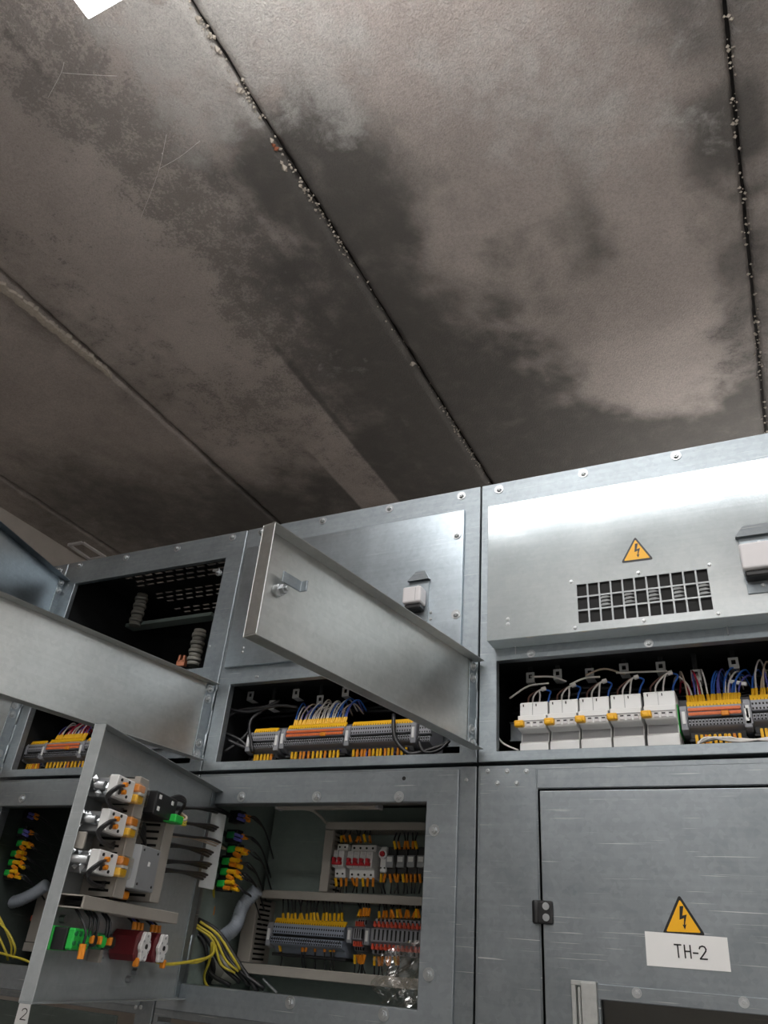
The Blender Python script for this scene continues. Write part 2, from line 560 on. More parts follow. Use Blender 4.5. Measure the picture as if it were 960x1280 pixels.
# stains on the slabs: capsules (x1,y1,x2,y2,half width,soft edge,strength) on the ceiling plane, channel r soot, g flaking, b bloom and painted lamp glow
STAIN = dict(
    r=[(-1.03, 0.5, -1.03, 1.2, .05, .12, .50), (-1.05, 1.1, -1.05, 3.0, .09, .14, .60), (-1.24, 1.5, -1.24, 3.0, .12, .12, .26),
       (-1.15, 2.3, -1.0, 3.1, .25, .3, .40), (-.76, 1.0, -.78, 1.30, .06, .12, .50), (-.90, 1.2, -.84, 2.3, .07, .16, .42), (-.80, 1.7, -.74, 2.3, .06, .14, .30),
       (-.74, 2.3, -.55, 3.0, .12, .16, .50), (-.9, 2.80, .2, 2.98, .12, .20, .55), (-.45, 3.0, .19, 3.2, .2, .2, .5), (-1.0, 2.95, .1, 2.95, .12, .22, .45), (-2.0, 2.9, -1.1, 3.0, .1, .35, .5), (-3.2, 2.6, -2.2, 3.1, .1, .5, .5),  # far strokes: soot, plus darkening painted against the hidden lamp's light
       (-.40, 1.80, -.42, 2.05, .04, .16, .42), (-.52, 1.2, -.46, 1.9, .012, .05, .30), (-.30, 1.25, -.28, 1.8, .02, .05, .34),
       (-.22, 1.35, -.22, 1.7, .02, .04, .28), (-.60, 1.4, -.56, 1.9, .012, .04, .28), (.12, 0.8, .15, 1.5, .05, .10, .45),
       (-.02, .7, .02, 1.0, .04, .16, .30), (.17, 1.4, .17, 2.9, .02, .08, .45), (-1.6, 2.5, -1.3, 2.95, .15, .2, .35),
       (-2.18, 1.0, -2.15, 1.7, .05, .12, .30), (-1.5, .45, -1.49, .62, .003, .012, .7),
       (-2.6, 1.5, -2.6, 2.9, .2, .5, .22), (-3.0, 2.4, -2.4, 3.2, .2, .4, .3), (.28, .6, .26, 3.0, .05, .14, .45),
       (-1.47, 1.72, -1.47, 2.3, .004, .010, .35), (-.22, .55, -.05, 1.1, .03, .12, .15)],
    g=[(-1.25, .55, -1.22, 1.7, .10, .16, 0.62), (-1.38, .5, -1.36, 1.1, .05, .15, 0.34), (-1.2, 1.5, -1.2, 3.0, .14, .2, 0.46),
       (-1.75, .8, -1.95, 2.2, .15, .35, 0.38), (-2.05, 1.1, -1.95, 1.9, .06, .2, 0.37), (-1.65, 2.2, -1.45, 2.9, .16, .2, 0.53),
       (-.85, 1.0, -.80, 2.2, .10, .14, 0.34), (-.7, 2.1, -.6, 2.9, .10, .14, 0.28), (.10, 1.5, .12, 2.4, .05, .10, 0.38),
       (-.45, 1.5, -.42, 2.0, .12, .18, 0.25), (-1.6, .55, -1.55, .8, .06, .2, 0.25), (.3, .6, .3, 3., .08, .15, 0.37), (0, 2.5, .1, 2.8, .1, .2, 0.31)],
    b=[(-1.20, .50, -1.16, .85, .06, .12, .70), (-1.27, 1.4, -1.27, 1.9, .05, .10, .30), (-.50, 2.15, .05, 2.35, .18, .20, .30),
       (-.45, 1.3, .0, 1.7, .14, .2, .20), (-1.7, 1.2, -1.65, 1.9, .12, .2, .12), (-1.3, 2.0, -1.25, 2.5, .05, .1, .16),
       (-.45, .6, .0, 1.0, .25, .3, .50), (-.95, .7, -.85, .95, .05, .12, .4)])  # first stroke paints the lamp's glow on the ceiling pale


def stain_field(x, y, wob):
    out = []
    for ch in 'rgb':
        f = np.zeros_like(x)
        for (x1, y1, x2, y2, hw, soft, st) in STAIN[ch]:
            dx, dy = x2 - x1, y2 - y1
            l2 = dx * dx + dy * dy + 1e-9
            t = np.clip(((x - x1) * dx + (y - y1) * dy) / l2, 0, 1)
            d = np.hypot(x - x1 - t * dx, y - y1 - t * dy) + wob * min(soft, .15)
            k = np.clip(1 - (d - hw) / (soft * 1.9), 0, 1)
            f = f + st * k * k * (3 - 2 * k)
        out.append(f)
    # a clean lighter strip ends on the board mark at x = -1.48
    r = out[0]
    r *= np.where((x < -1.482) & (x > -1.70) & (y > .9), .25, 1.0)
    r += np.where((x > -1.480) & (x < -1.2), .24 * np.clip((y - .8) / .5, 0, 1), 0.0)
    return np.clip(np.stack([r, out[1], out[2]], -1), 0, 1.2)


JOINTS = [XL - .06, -3.36, -2.205, -1.006, .191, 1.39, 2.59, XR + .06]


def slab(i):
    x0, x1 = JOINTS[i] + .004, JOINTS[i + 1] - .004
    st = .014
    nx = max(3, int((x1 - x0) / st)); ny = int((YB - YN) / .018)
    xs, ys = np.linspace(x0, x1, nx), np.linspace(YN, YB, ny)
    X, Y = np.meshgrid(xs, ys, indexing='ij')
    ja = (fbm(Y, Y * 0 + i * 3.7, .07, 11 + i) - .5) * .018
    jb = (fbm(Y, Y * 0 + i * 5.1, .07, 12 + i) - .5) * .018
    edge = np.minimum(X - x0 - np.abs(ja), x1 - X - np.abs(jb))
    Z = HC + (fbm(X, Y, .35, 21 + i) - .5) * .006 + (fbm(X, Y, .05, 31 + i) - .5) * .0025
    Z = Z + np.clip(.014 - edge, 0, .03) ** 1.0 * 1.1
    Z = Z + (.0025 if i % 2 else 0)
    # formwork ledge along x = -1.48
    Z = Z - np.where((X < -1.481) & (X > -1.9), .0022 * np.clip((Y - .9) / .5, 0, 1), 0)
    XX = X.copy()
    XX[0, :] += np.abs(ja[0, :]) * .6; XX[-1, :] -= np.abs(jb[-1, :]) * .6
    co = np.stack([XX, Y, Z + ZC], -1).reshape(-1, 3)
    idx = np.arange(nx * ny).reshape(nx, ny)
    q = np.stack([idx[:-1, :-1], idx[:-1, 1:], idx[1:, 1:], idx[1:, :-1]], -1).reshape(-1, 4)
    # sides rise to the backing
    me = bpy.data.meshes.new('concrete_slab')
    n0 = len(co)
    top = co.copy(); top[:, 2] = ZC + HC + .031
    per = np.concatenate([idx[:, 0], idx[-1, 1:], idx[-2::-1, -1], idx[0, -2:0:-1]])
    co = np.concatenate([co, top[per]])
    k = len(per)
    sides = [(int(per[a]), int(per[(a + 1) % k]), n0 + (a + 1) % k, n0 + a) for a in range(k)]
    me.from_pydata(co.tolist(), [], q.tolist() + sides)
    me.materials.append(M['concrete'])
    me.polygons.foreach_set('use_smooth', [True] * len(q) + [False] * k)
    ca = me.color_attributes.new('stain', 'FLOAT_COLOR', 'POINT')
    f = stain_field(X, Y, (fbm(X, Y, .16, 77, 5) - .5) * 2.0).reshape(-1, 3)
    cols = np.zeros((len(co), 4), np.float32); cols[:, 3] = 1
    cols[:n0, :3] = f
    cols[n0:, 0] = .8
    ca.data.foreach_set('color', cols.ravel())
    o = bpy.data.objects.new('concrete_slab', me)
    C.objects.link(o)
    o.parent = ceiling
    o.matrix_parent_inverse = (Matrix.Translation((0, 0, ZC)) @ WM[ceiling]).inverted()
    return o


for i in range(len(JOINTS) - 1):
    slab(i)


def crumb(b, p, r, mi=0):
    vs = []
    for d in ((1, 0, 0), (-1, 0, 0), (0, 1, 0), (0, -1, 0), (0, 0, 1), (0, 0, -1)):
        vs.append(Vector(p) + Vector(d) * r * random.uniform(.6, 1.4))
    b.add(vs, [(0, 2, 4), (2, 1, 4), (1, 3, 4), (3, 0, 4), (2, 0, 5), (1, 2, 5), (3, 1, 5), (0, 3, 5)], mi)


mb = MB()
for k in range(520):
    y = random.uniform(.15, 3.3)
    dens = .25 + .75 * max(0, math.sin(y * 5.2 + 1.0)) if y > .9 else 1.0
    if random.random() > dens: continue
    crumb(mb, (-1.006 + random.gauss(0, .006), y, HC + random.uniform(0, .008)), random.uniform(.002, .006) * (1.15 if y < 1.25 else .85))
o = mb.build('mortar_crumbs', 'mortar', ceiling); o['kind'] = 'stuff'
mb = MB()
for p, r in (((342, 182), .011), ((345, 186), .009)):
    crumb(mb, at_z(*p, HC + .001), r)
mb.build('brick_fragment', 'brick_red', ceiling)
mb = MB()
for p, r in (((356, 210), .013), ((352, 203), .008), ((340, 176), .010), ((375, 232), .009), ((516, 455), .012), ((300, 112), .012), ((272, 62), .010)):
    crumb(mb, at_z(*p, HC - .001), r)
o = mb.build('mortar_lumps', 'mortar', ceiling); o['kind'] = 'stuff'
mb = MB()
for k in range(150):
    y = random.uniform(.55, 3.2)
    crumb(mb, (.191 + random.gauss(0, .006), y, HC + random.uniform(.002, .012)), random.uniform(.002, .006))
o = mb.build('mortar_crumbs', 'mortar', ceiling); o['kind'] = 'stuff'
# flaking mortar band along the second joint, nearest the lamp end
fa, fb = at_z(2, 352), at_z(143, 468)
for k in range(30):
    c_ = fa.lerp(fb, (k + .5) / 30)
    w = random.uniform(.014, .026) * (1 if k < 24 else .6)
    y = c_.y + random.uniform(-.006, .006)
    x = c_.x - .016 + random.uniform(-.005, .004)
    pts = []
    for q in range(7):
        t = 2 * math.pi * q / 7
        pts.append((x + w * random.uniform(.7, 1.15) * math.cos(t), y + .020 * random.uniform(.8, 1.3) * math.sin(t)))
    MB().prism(pts, 'z', HC - random.uniform(.006, .010), HC + .012).build('mortar_flake', 'mortar', ceiling)

# ceiling lights
def ceiling_light(x0, x1, y0, y1, label, zb=LAMP_Z):
    t = thing('ceiling_light', label, 'light', ((x0 + x1) / 2, (y0 + y1) / 2, zb), group='flat ceiling lights')
    ym = (y0 + y1) / 2
    w = (y1 - y0) / 2
    MB().box(x0 + .01, x1 - .01, ym - .045, ym + .045, zb + .062, zb + .085).build('housing', 'lamp_housing', t, .004)
    MB().prism([(ym - w, zb), (ym + w, zb), (ym + w, zb + .04), (ym + .05, zb + .062), (ym - .05, zb + .062), (ym - w, zb + .04)], 'x', x0, x1).build('diffuser', 'lamp_diffuser', t, .004, 2)
    for x in (x0 - .004, x1):
        MB().box(x, x + .004, ym - .06, ym + .06, zb + .004, zb + .085).build('end_cap', 'lamp_housing', t, .001)
    for x in (x0 + .2, x1 - .2):
        MB().cyl((x, ym, zb + .085), (x, ym, HC + .01), .005, 8).build('hanger_rod', 'zinc_bolt', t)


LX0, LY = -1.255 * LAMP_Z / 2, .512 * LAMP_Z / 2
ceiling_light(LX0, LX0 + 1.2, LY - .29, LY, 'bright flat ceiling light cut off by the top left edge of the picture')
ceiling_light(LX0 + 2.4, LX0 + 3.5, LY - .29, LY, 'flat fill light added out of the frame to the upper right')  # unseen lamp, added to brighten the panels and the ceiling
ceiling_light(LX0, LX0 + 1.2, LY - 2.55, LY - 2.26, 'flat fill light added out of the frame straight behind the viewer')  # unseen lamp, added for softer frontal light on the cabinets
ceiling_light(-.25, .85, 2.98, 3.24, 'flat fill light added out of sight behind the cabinets', 1.22)  # unseen lamp, added to lift the far part of the ceiling
ceiling_light(LX0 + 2.4, LX0 + 3.5, LY - 2.55, LY - 2.26, 'flat fill light added out of the frame behind the viewer on the right')  # second unseen lamp added behind the viewer as fill

# cobwebs on the slab
mb = MB()
for pts in (((60, 122), (76, 92), (80, 78)), ((78, 91), (120, 94), (146, 95))):
    mb.tube([at_z(*p, HC - .006 - .004 * i) for i, p in enumerate(pts)], .0006, 4, 3)
tag(mb.build('cobweb', 'cobweb'), 'short cobweb threads on the ceiling below the bright light', 'cobweb')
mb = MB()
for pts in (((176, 272), (198, 215), (208, 168)), ((199, 211), (225, 196), (250, 176))):
    mb.tube([at_z(*p, HC - .006 - .004 * i) for i, p in enumerate(pts)], .0007, 4, 3)
mb.ball(at_z(203, 192, HC - .011), .0022)
tag(mb.build('cobweb', 'cobweb'), 'longer cobweb threads hanging mid way down the left of the ceiling', 'cobweb')

# ------------------------------------------------------------------ cabinets
SEAM = {'Z': -2.264, 'A': -1.664, 'B': -1.064, 'C': -.464}
W = .600
D_CAB = .42                                 # depth of the carcass
ZT, ZS, ZB = .896, .522, .322               # roof, shelf, foot of the upper cabinets
DOOR_ANG = math.atan2(-.985, -.174)         # strip covers stand open a little past square


def carcass(x0, x1, z0, z1, parent, mat, shelf=None, roof=True):
    y0, y1 = YF + .003, YF + D_CAB
    b = MB()
    b.box(x0, x0 + .002, y0, y1, z0, z1)
    b.box(x1 - .002, x1, y0, y1, z0, z1)
    b.box(x0 + .002, x1 - .002, y1 - .002, y1, z0, z1)
    b.box(x0 + .002, x1 - .002, y0, y1 - .002, z0, z0 + .002)
    if roof: b.box(x0 + .002, x1 - .002, y0, y1 - .002, z1 - .002, z1)
    if shelf is not None: b.box(x0 + .002, x1 - .002, y0, y1 - .002, shelf, shelf + .002)
    return b.build('carcass', mat, parent)


def returns(x0, x1, z0, z1, depth, t=.0015):
    """folded edges of an opening, going into the cabinet"""
    b = MB()
    y0, y1 = YF + .001, YF + depth
    b.box(x0 - t, x0, y0, y1, z0 - t, z1 + t); b.box(x1, x1 + t, y0, y1, z0 - t, z1 + t)
    b.box(x0, x1, y0, y1, z0 - t, z0); b.box(x0, x1, y0, y1, z1, z1 + t)
    return b


def tray_door(parent, hinge, ang, L, h, depth, mat, n_bolts, name='swing_cover', label=None, hinge_w=.020):
    """folded tray standing open on its left hinge; local x along the sheet, +y the hollow inner side"""
    m = rotz(Vector(hinge), ang)
    b = MB(m)
    t = .0015
    b.box(0, L, -t, 0, 0, h)
    b.box(0, L, 0, depth, h - t, h)
    b.box(0, L, 0, depth, 0, t)
    b.box(L - t, L, 0, depth, t, h - t)
    o = b.build(name, mat, parent, .0008)
    if label: o['label'] = label
    s = MB(m).box(-.004, hinge_w, .0005, .0025, .004, h - .004)
    for z in (h * .22, h * .80):
        s.cyl((-.006, .001, z - .022), (-.006, .001, z + .022), .004, 10)
    hs = s.build('hinge_strip', 'zinc_frame', o, .0004)
    zs = (.012, .034, h - .034, h - .012) if n_bolts == 4 else ()
    R = Matrix.Rotation(ang + math.pi, 4, 'Z')
    for z in zs:
        bolt(o, m @ Vector((hinge_w * .5, .0028, z)), R=R, s=.95)
    return o, m


def upper_cabinet(key, label, roof_slots=False, open_top=True):
    s = SEAM[key]
    x0, x1 = s + .0018, s + W - .0018
    t = thing('relay_cabinet', label, 'cabinet', (s + W / 2, YF + D_CAB / 2, ZB), group='galvanised upper cabinets')
    top = (s + .050, s + .549, .550, .828)
    strip = (s + .034, s + .566, .341, .505)
    b = MB().plate(x0, x1, ZB + .002, ZT, YF, YF + .002, [top, strip] if open_top else [strip])
    # folded outer edges
    b.box(x0, x0 + .0015, YF + .002, YF + .05, ZB + .002, ZT)
    b.box(x1 - .0015, x1, YF + .002, YF + .05, ZB + .002, ZT)
    b.box(x0 + .0015, x1 - .0015, YF + .002, YF + .03, ZB + .002, ZB + .0035)
    b.box(x0 + .0015, x1 - .0015, YF + .002, YF + .03, ZT - .0015, ZT)
    b.build('front_frame', 'zinc_frame', t, .0012)
    returns(*strip, .016).build('strip_opening_edge', 'zinc_frame', t)
    if open_top: returns(*top, .012).build('top_opening_edge', 'zinc_frame', t)
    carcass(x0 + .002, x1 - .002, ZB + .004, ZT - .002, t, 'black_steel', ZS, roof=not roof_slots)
    return t


cabZ = upper_cabinet('Z', 'upper cabinet at the far left mostly hidden behind its raised cover')
cabA = upper_cabinet('A', 'open upper cabinet with a black interior and rows of roof slots', roof_slots=True)
cabB = upper_cabinet('B', 'upper cabinet with a plain closed cover panel and small white socket box')
cabC = upper_cabinet('C', 'upper cabinet with the yellow warning triangle and square mesh grille')

TOPB = {'A': [(291, 672), (222, 686), (158, 697), (100, 707)], 'B': [(577, 620), (487, 636), (404, 651), (327, 665)],
        'C': [(624, 612), (729, 592), (845, 570)], 'Z': [(75, 713)]}
for k, t in (('A', cabA), ('B', cabB), ('C', cabC), ('Z', cabZ)):
    for p in TOPB[k]:
        bolt(t, at(*p))
for p in ((262, 808),): bolt(cabA, at(*p), 'rivet')
for p in ((320, 846), (322, 846)): bolt(cabB, at(*p), 'rivet', s=.8)
for p in ((664, 817), (811, 804)): bolt(cabC, at(*p), s=.8)

# --- cabinet A: slotted roof, busbar posts, quarter-turn screw
b = MB()
sx0, sx1 = SEAM['A'] + .006, SEAM['A'] + W - .006
yy = YF + .004
zr = ZT - .004
rows = [1.345, 1.37, 1.395, 1.42, 1.445, 1.505, 1.53, 1.555, 1.61, 1.635]
last = yy
for ri, y in enumerate(rows):
    b.box(sx0, sx1, last, y, zr, zr + .002)
    hx = SEAM['A'] + .10 + (.018 if ri % 2 else 0)
    px = sx0
    while hx + .024 < sx1 - .02:
        b.box(px, hx, y, y + .009, zr, zr + .002); px = hx + .024; hx += .036
    b.box(px, sx1, y, y + .009, zr, zr + .002)
    last = y + .009
b.box(sx0, sx1, last, YF + D_CAB - .002, zr, zr + .002)
b.build('slotted_roof', 'black_steel', cabA)
for pa, pb, Y in (((178, 745), (171, 780), 1.50), ((250, 790), (243, 830), 1.50)):
    a, c = at(*pa, Y), at(*pb, Y)
    m_ = MB()
    for k in range(9):
        z = c.z + (a.z - c.z) * k / 8
        m_.cyl((a.x, Y, z - .0045), (a.x, Y, z + .0045), .019 if k % 2 else .016, 16)
    m_.build('post_insulator', 'insulator', cabA)
a, c = at(160, 782, 1.52), at(268, 764, 1.52)
MB().box(a.x, c.x, 1.51, 1.545, a.z - .008, a.z + .002).build('cross_bar', 'steel_dark', cabA)
a = at(229, 829, 1.36)
MB().box(a.x - .012, a.x + .012, 1.35, 1.36, a.z - .01, a.z + .004).box(a.x - .010, a.x - .004, 1.35, 1.356, a.z, a.z + .018).box(a.x + .004, a.x + .01, 1.35, 1.356, a.z, a.z + .016).build('busbar_clamp', 'copper', cabA)
a = at(276, 718)
b = MB(); b.cyl((a.x, YF, a.z), (a.x, YF - .022, a.z), .004, 10); b.cyl((a.x, YF - .006, a.z), (a.x, YF - .010, a.z), .008, 14)
b.box(a.x - .006, a.x + .012, YF - .024, YF - .021, a.z - .003, a.z + .003)
b.build('latch_stud', 'zinc_bolt', cabA)


# --- overlay panels on B and C
def socket_box(parent, X0, z0, z1, w, panel_y):
    """white plastic box on a strap that comes through a pressed slot"""
    yp = panel_y
    xc = X0 + w / 2
    # pressed hood above
    b = MB()
    hz = z1 + .026
    b.add([(X0 - .002, yp, hz), (X0 + w + .006, yp, hz), (X0 + w - .008, yp, hz + .022), (X0 + .012, yp, hz + .022),
           (X0 - .002, yp - .010, hz - .002), (X0 + w + .006, yp - .010, hz - .002), (X0 + w - .008, yp - .0005, hz + .022), (X0 + .012, yp - .0005, hz + .022)],
          [(4, 5, 6, 7), (0, 4, 7, 3), (1, 2, 6, 5), (3, 7, 6, 2)])
    hood = b.build('pressed_hood', 'zinc_dull', parent)
    st = MB().box(X0 + .002, X0 + w + .004, yp - .0025, yp - .0005, z0 - .030, hz - .002).build('strap', 'zinc_frame', parent, .0005)
    bx = MB().box(X0, X0 + w, yp - .032, yp - .003, z0, z1).build('socket_box', 'box_white', parent, .004, 3)
    bx['label'] = 'white plastic box'
    MB().box(X0 + .003, X0 + w - .003, yp - .026, yp - .003, z0 - .010, z0).build('box_neck', 'black_plastic', bx, .002)
    MB().box(X0 + w * .70, X0 + w * .70 + .001, yp - .0325, yp - .031, z0 + .004, z1 - .004).build('seam_line', 'breaker_grey', bx)
    for dx, dz in ((w * .5, z1 + .012 - z0), (w + .010, -.012), (w + .010, -.026), (w * .4, -.018)):
        bolt(parent, Vector((X0 + dx, yp - (.0025 if dx < w else 0), z0 + dz)), 'rivet')
    return bx


def overlay(parent, x0, x1, z0, z1, proud, mat, holes=()):
    y = YF - proud
    b = MB().plate(x0, x1, z0, z1, y, y + .0015, holes)
    b.box(x0, x0 + .0015, y + .0015, YF - .0005, z0, z1); b.box(x1 - .0015, x1, y + .0015, YF - .0005, z0, z1)
    b.box(x0 + .0015, x1 - .0015, y + .0015, YF - .0005, z0, z0 + .0015); b.box(x0 + .0015, x1 - .0015, y + .0015, YF - .0005, z1 - .0015, z1)
    return b.build('cover_panel', mat, parent, .0015, 2)


PB = YF - .010
pB = overlay(cabB, SEAM['B'] + .016, SEAM['B'] + .566, .541, .839, .010, 'zinc_panel')
socket_box(pB, at(512, 735, PB).x, at(516, 753, PB - .03).z, at(516, 733, PB - .03).z, .040, PB)
for p in ((571, 669), (570, 768)): bolt(pB, at(*p, PB))
for p in ((304, 810), (303, 815)): bolt(pB, at(*p, PB), 'rivet')

PC = YF - .044
cx0, cx1 = at(610, 640, PC).x, .128
cz0, cz1 = at(611, 801, PC).z, at(612, 633, PC).z
gx0, gx1 = at(722, 750, PC).x, at(888, 740, PC).x
gz0, gz1 = at(724, 779, PC).z, at(723, 731, PC).z
hol = []
nx, nz, wall = 11, 3, .0035
pw, ph = (gx1 - gx0 + wall) / nx, (gz1 - gz0 + wall) / nz
for i in range(nx):
    for j in range(nz):
        hol.append((gx0 + i * pw, gx0 + i * pw + pw - wall, gz0 + j * ph, gz0 + j * ph + ph - wall))
pC = overlay(cabC, cx0, cx1, cz0, cz1, .044, 'zinc_bright', hol)
b = MB().box(gx0 - .006, gx1 + .006, PC + .004, PC + .006, gz0 - .006, gz1 + .006)
b.build('filter_mesh', 'slot_black', pC)
b = MB()
for i in range(nx):
    if i % 2 == 0 and i > 1:
        for k in range(3):
            x = gx0 + i * pw - .004; z = gz0 + ph * (1.15 + .27 * k)
            b.add([(x, PC + .0038, z), (x + .022, PC + .0038, z + .0015), (x + .014, PC + .0015, z + .004), (x + .006, PC + .0015, z + .0035)], [(0, 1, 2, 3), (3, 2, 1, 0)])
o = b.build('louvre_blades', 'zinc_pale', pC); o['kind'] = 'stuff'
for p in ((714, 727), (798, 716), (887, 706), (719, 785), (805, 776), (898, 767), (635, 774), (635, 780)):
    bolt(pC, at(*p, PC), 'rivet')
socket_box(pC, at(924, 690, PC - .03).x, at(930, 712, PC - .03).z, at(930, 679, PC - .03).z, .064, PC)
for za, zb_ in ((.80, .765), (.60, .565)):
    b = MB().cyl((cx0 - .006, YF - .008, za - .05), (cx0 - .006, YF - .008, za), .004, 10); b.build('hinge_knuckle', 'zinc_dull', pC)
for px in (645, 912):
    a = at(px, 803)
    MB().cyl((a.x, YF - .004, cz0 - .014), (a.x, YF - .004, cz0 + .001), .0012, 6).build('stay_pin', 'zinc_bolt', pC)


# --- warning triangles
def triangle_sign(pL, pR, pT, Y, label, tilt=0.0):
    a, c, tpt = at(*pL, Y), at(*pR, Y), at(*pT, Y)
    w = (c - a).length; mid = (a + c) / 2
    ang = math.atan2(c.z - a.z, c.x - a.x)
    t = thing('warning_sign', label, 'sign', (mid.x, Y, mid.z), group='yellow warning triangles')

    def tri(s, y0, y1, rad):
        h = tpt.z - mid.z
        P = [Vector((-w / 2, 0)), Vector((w / 2, 0)), Vector((0, h))]
        c0 = sum(P, Vector((0, 0))) / 3
        P = [c0 + (p - c0) * s for p in P]
        out = []
        for i in range(3):
            p, q, r = P[i], P[i - 1], P[(i + 1) % 3]
            d1, d2 = (q - p).normalized() * rad, (r - p).normalized() * rad
            for k in range(5):
                u = k / 4
                out.append((p + d1) * (1 - u) ** 2 + p * 2 * u * (1 - u) + (p + d2) * u * u)
        ca, sa = math.cos(ang), math.sin(ang)
        poly = [(mid.x + v.x * ca - v.y * sa, mid.z + v.x * sa + v.y * ca) for v in out]
        return MB().prism(poly, 'y', y0, y1)
    tri(1.0, Y - .0009, Y - .0001, w * .09).build('border', 'sign_black', t)
    tri(.80, Y - .0013, Y - .0008, w * .04).build('yellow_field', 'sign_yellow', t)
    h = tpt.z - mid.z
    B_ = [(-.02, .70), (.075, .71), (.02, .47), (.13, .50), (.055, .24), (.095, .26), (.045, .13), (.0, .25), (.03, .245), (.055, .41), (-.06, .365)]
    ca, sa = math.cos(ang), math.sin(ang)
    poly = [(mid.x + x * w * .95 * ca - z * h * sa, mid.z + x * w * .95 * sa + z * h * ca) for x, z in B_]
    MB().prism(poly, 'y', Y - .0017, Y - .0012).build('lightning_bolt', 'sign_black', t)
    return t


triangle_sign((776.5, 704), (817, 699), (795, 671), PC, 'small yellow lightning triangle above the square mesh grille')


# --- strip covers swung open on their left hinges
def strip_cover(cab, key, label, latch=True):
    hx = SEAM[key] + .013
    o, m = tray_door(cab, (hx - .0205, YF - .004, .343), DOOR_ANG, .568, .162, .022, 'zinc_door', 4, 'strip_cover', label)
    if latch:
        b = MB(m)
        u, z = .525, .082
        b.cyl((u, 0, z), (u, .010, z), .0085, 12)
        b.cyl((u, .010, z), (u, .016, z), .0065, 6)
        b.cyl((u, .016, z), (u, .021, z), .003, 10)
        b.build('latch_nut', 'zinc_bolt', o)
        c = MB(m)
        c.prism([(u + .004, .010), (u - .034, .010), (u - .036, .022), (u - .033, .022), (u - .032, .0125), (u + .004, .0125)], 'z', z + .010, z + .026)
        c.build('cam_tongue', 'zinc_frame', o, .0006)
    return o


strip_cover(cabC, 'C', 'long cover standing open with its latch showing')
strip_cover(cabB, 'B', 'long cover standing open, cut off at the left edge', False)
strip_cover(cabA, 'A', 'cover of which only the hinge end shows at the left edge', False)
tray_door(cabA, (SEAM['A'] + .004, YF - .003, .545), math.atan2(-.964, .266), .55, .297, .022, 'zinc_panel', 4, 'top_cover', 'top cover raised open at the far left edge')

# sleeve on the wall above the far left cabinet
for (c4, zz, lb) in ((((86, 682), (103, 679), (131, 697), (112, 700)), HC - .01, 'larger open plaster-framed box at the wall head above the far left cabinet'),
                     (((50, 691), (63, 688), (74, 696), (60, 699)), HC - .02, 'smaller open framed box at the wall head near the left edge')):
    P = [at_z(*p, zz) for p in c4]
    t = thing('cable_sleeve', lb, 'cable sleeve', sum(P, Vector()) / 4)
    b = MB()
    for i in range(4):
        p, q = P[i], P[(i + 1) % 4]
        dn = (q - p).normalized()
        nn = Vector((-dn.y, dn.x, 0)) * .012
        vs = [p - nn, q - nn, q + nn, p + nn]
        b.add([v for v in vs] + [v + Vector((0, 0, .03)) for v in vs], [(0, 1, 2, 3), (4, 7, 6, 5), (0, 4, 5, 1), (1, 5, 6, 2), (2, 6, 7, 3), (3, 7, 4, 0)])
    b.build('rim', 'box_white', t)
    vs = [p + Vector((0, 0, .02)) for p in P]
    MB().add(vs + [v + Vector((0, 0, .008)) for v in vs], [(0, 1, 2, 3), (4, 7, 6, 5), (0, 4, 5, 1), (1, 5, 6, 2), (2, 6, 7, 3), (3, 7, 4, 0)]).build('back', 'zinc_dull', t)

# ------------------------------------------------------------------ lower cabinets
ZL0, ZL1 = -ZC, .317


def lower_cabinet(key, label):
    s = SEAM[key]
    return thing('lower_cabinet', label, 'cabinet', (s + W / 2, YF + D_CAB / 2, -ZC), group='galvanised lower cabinets'), s


OPEN = (.044, .510, -.045, .258)            # opening of the A and B boxes, from the seam


def open_lower(key, label):
    t, s = lower_cabinet(key, label)
    x0, x1 = s + .0018, s + W - .0018
    op = (s + OPEN[0], s + OPEN[1], OPEN[2], OPEN[3])
    low = (s + .012, s + .560, -1.40, -.098)
    b = MB().plate(x0, x1, ZL0, ZL1, YF, YF + .002, [op, low])
    b.box(x0, x0 + .0015, YF + .002, YF + .05, ZL0, ZL1); b.box(x1 - .0015, x1, YF + .002, YF + .05, ZL0, ZL1)
    b.box(x0 + .0015, x1 - .0015, YF + .002, YF + .03, ZL1 - .0015, ZL1)
    b.build('front_frame', 'zinc_low', t, .0012)
    # bolted surround plate
    y = YF - .006
    p = MB().plate(s + .006, s + .568, -.086, .311, y, YF - .0004, [op]).build('surround_plate', 'zinc_dull', t, .0012)
    b = returns(*op, .022)
    b.build('opening_edge', 'zinc_low', t)
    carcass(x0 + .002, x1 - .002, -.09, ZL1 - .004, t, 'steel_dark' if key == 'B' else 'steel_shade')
    # closed door below
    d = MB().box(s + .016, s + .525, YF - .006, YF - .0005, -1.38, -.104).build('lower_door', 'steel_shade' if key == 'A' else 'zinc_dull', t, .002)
    return t, p, d, s


lowA, plA, dA, sA = open_lower('A', 'open lower cabinet at the left behind the swung-out relay door')
lowB, plB, dB, sB = open_lower('B', 'open lower cabinet showing red breakers and terminal rows inside')
for p in ((28, 998),): bolt(plA, at(*p, YF - .006))
for p in ((302, 996), (396, 996), (499, 996), (543, 1038), (536, 1218), (363, 1253), (480, 1268)): bolt(plB, at(*p, YF - .006))
bolt(lowB, at(583, 975), 'rivet')
a = at(505, 973, YF - .006)
MB().cyl((a.x, YF - .0065, a.z), (a.x, YF - .0055, a.z), .0035, 14).build('screw_hole', 'slot_black', plB)
for p in ((176, 1259), (170, 1259)): bolt(lowA, at(*p, YF - .006), 'rivet')

# cabinet Z lower, only a frame end shows
t, s = lower_cabinet('Z', 'lower cabinet beyond the left edge of the picture')
MB().box(s + .002, s + W - .002, YF, YF + .01, ZL0, ZL1).build('front_frame', 'zinc_low', t, .001)

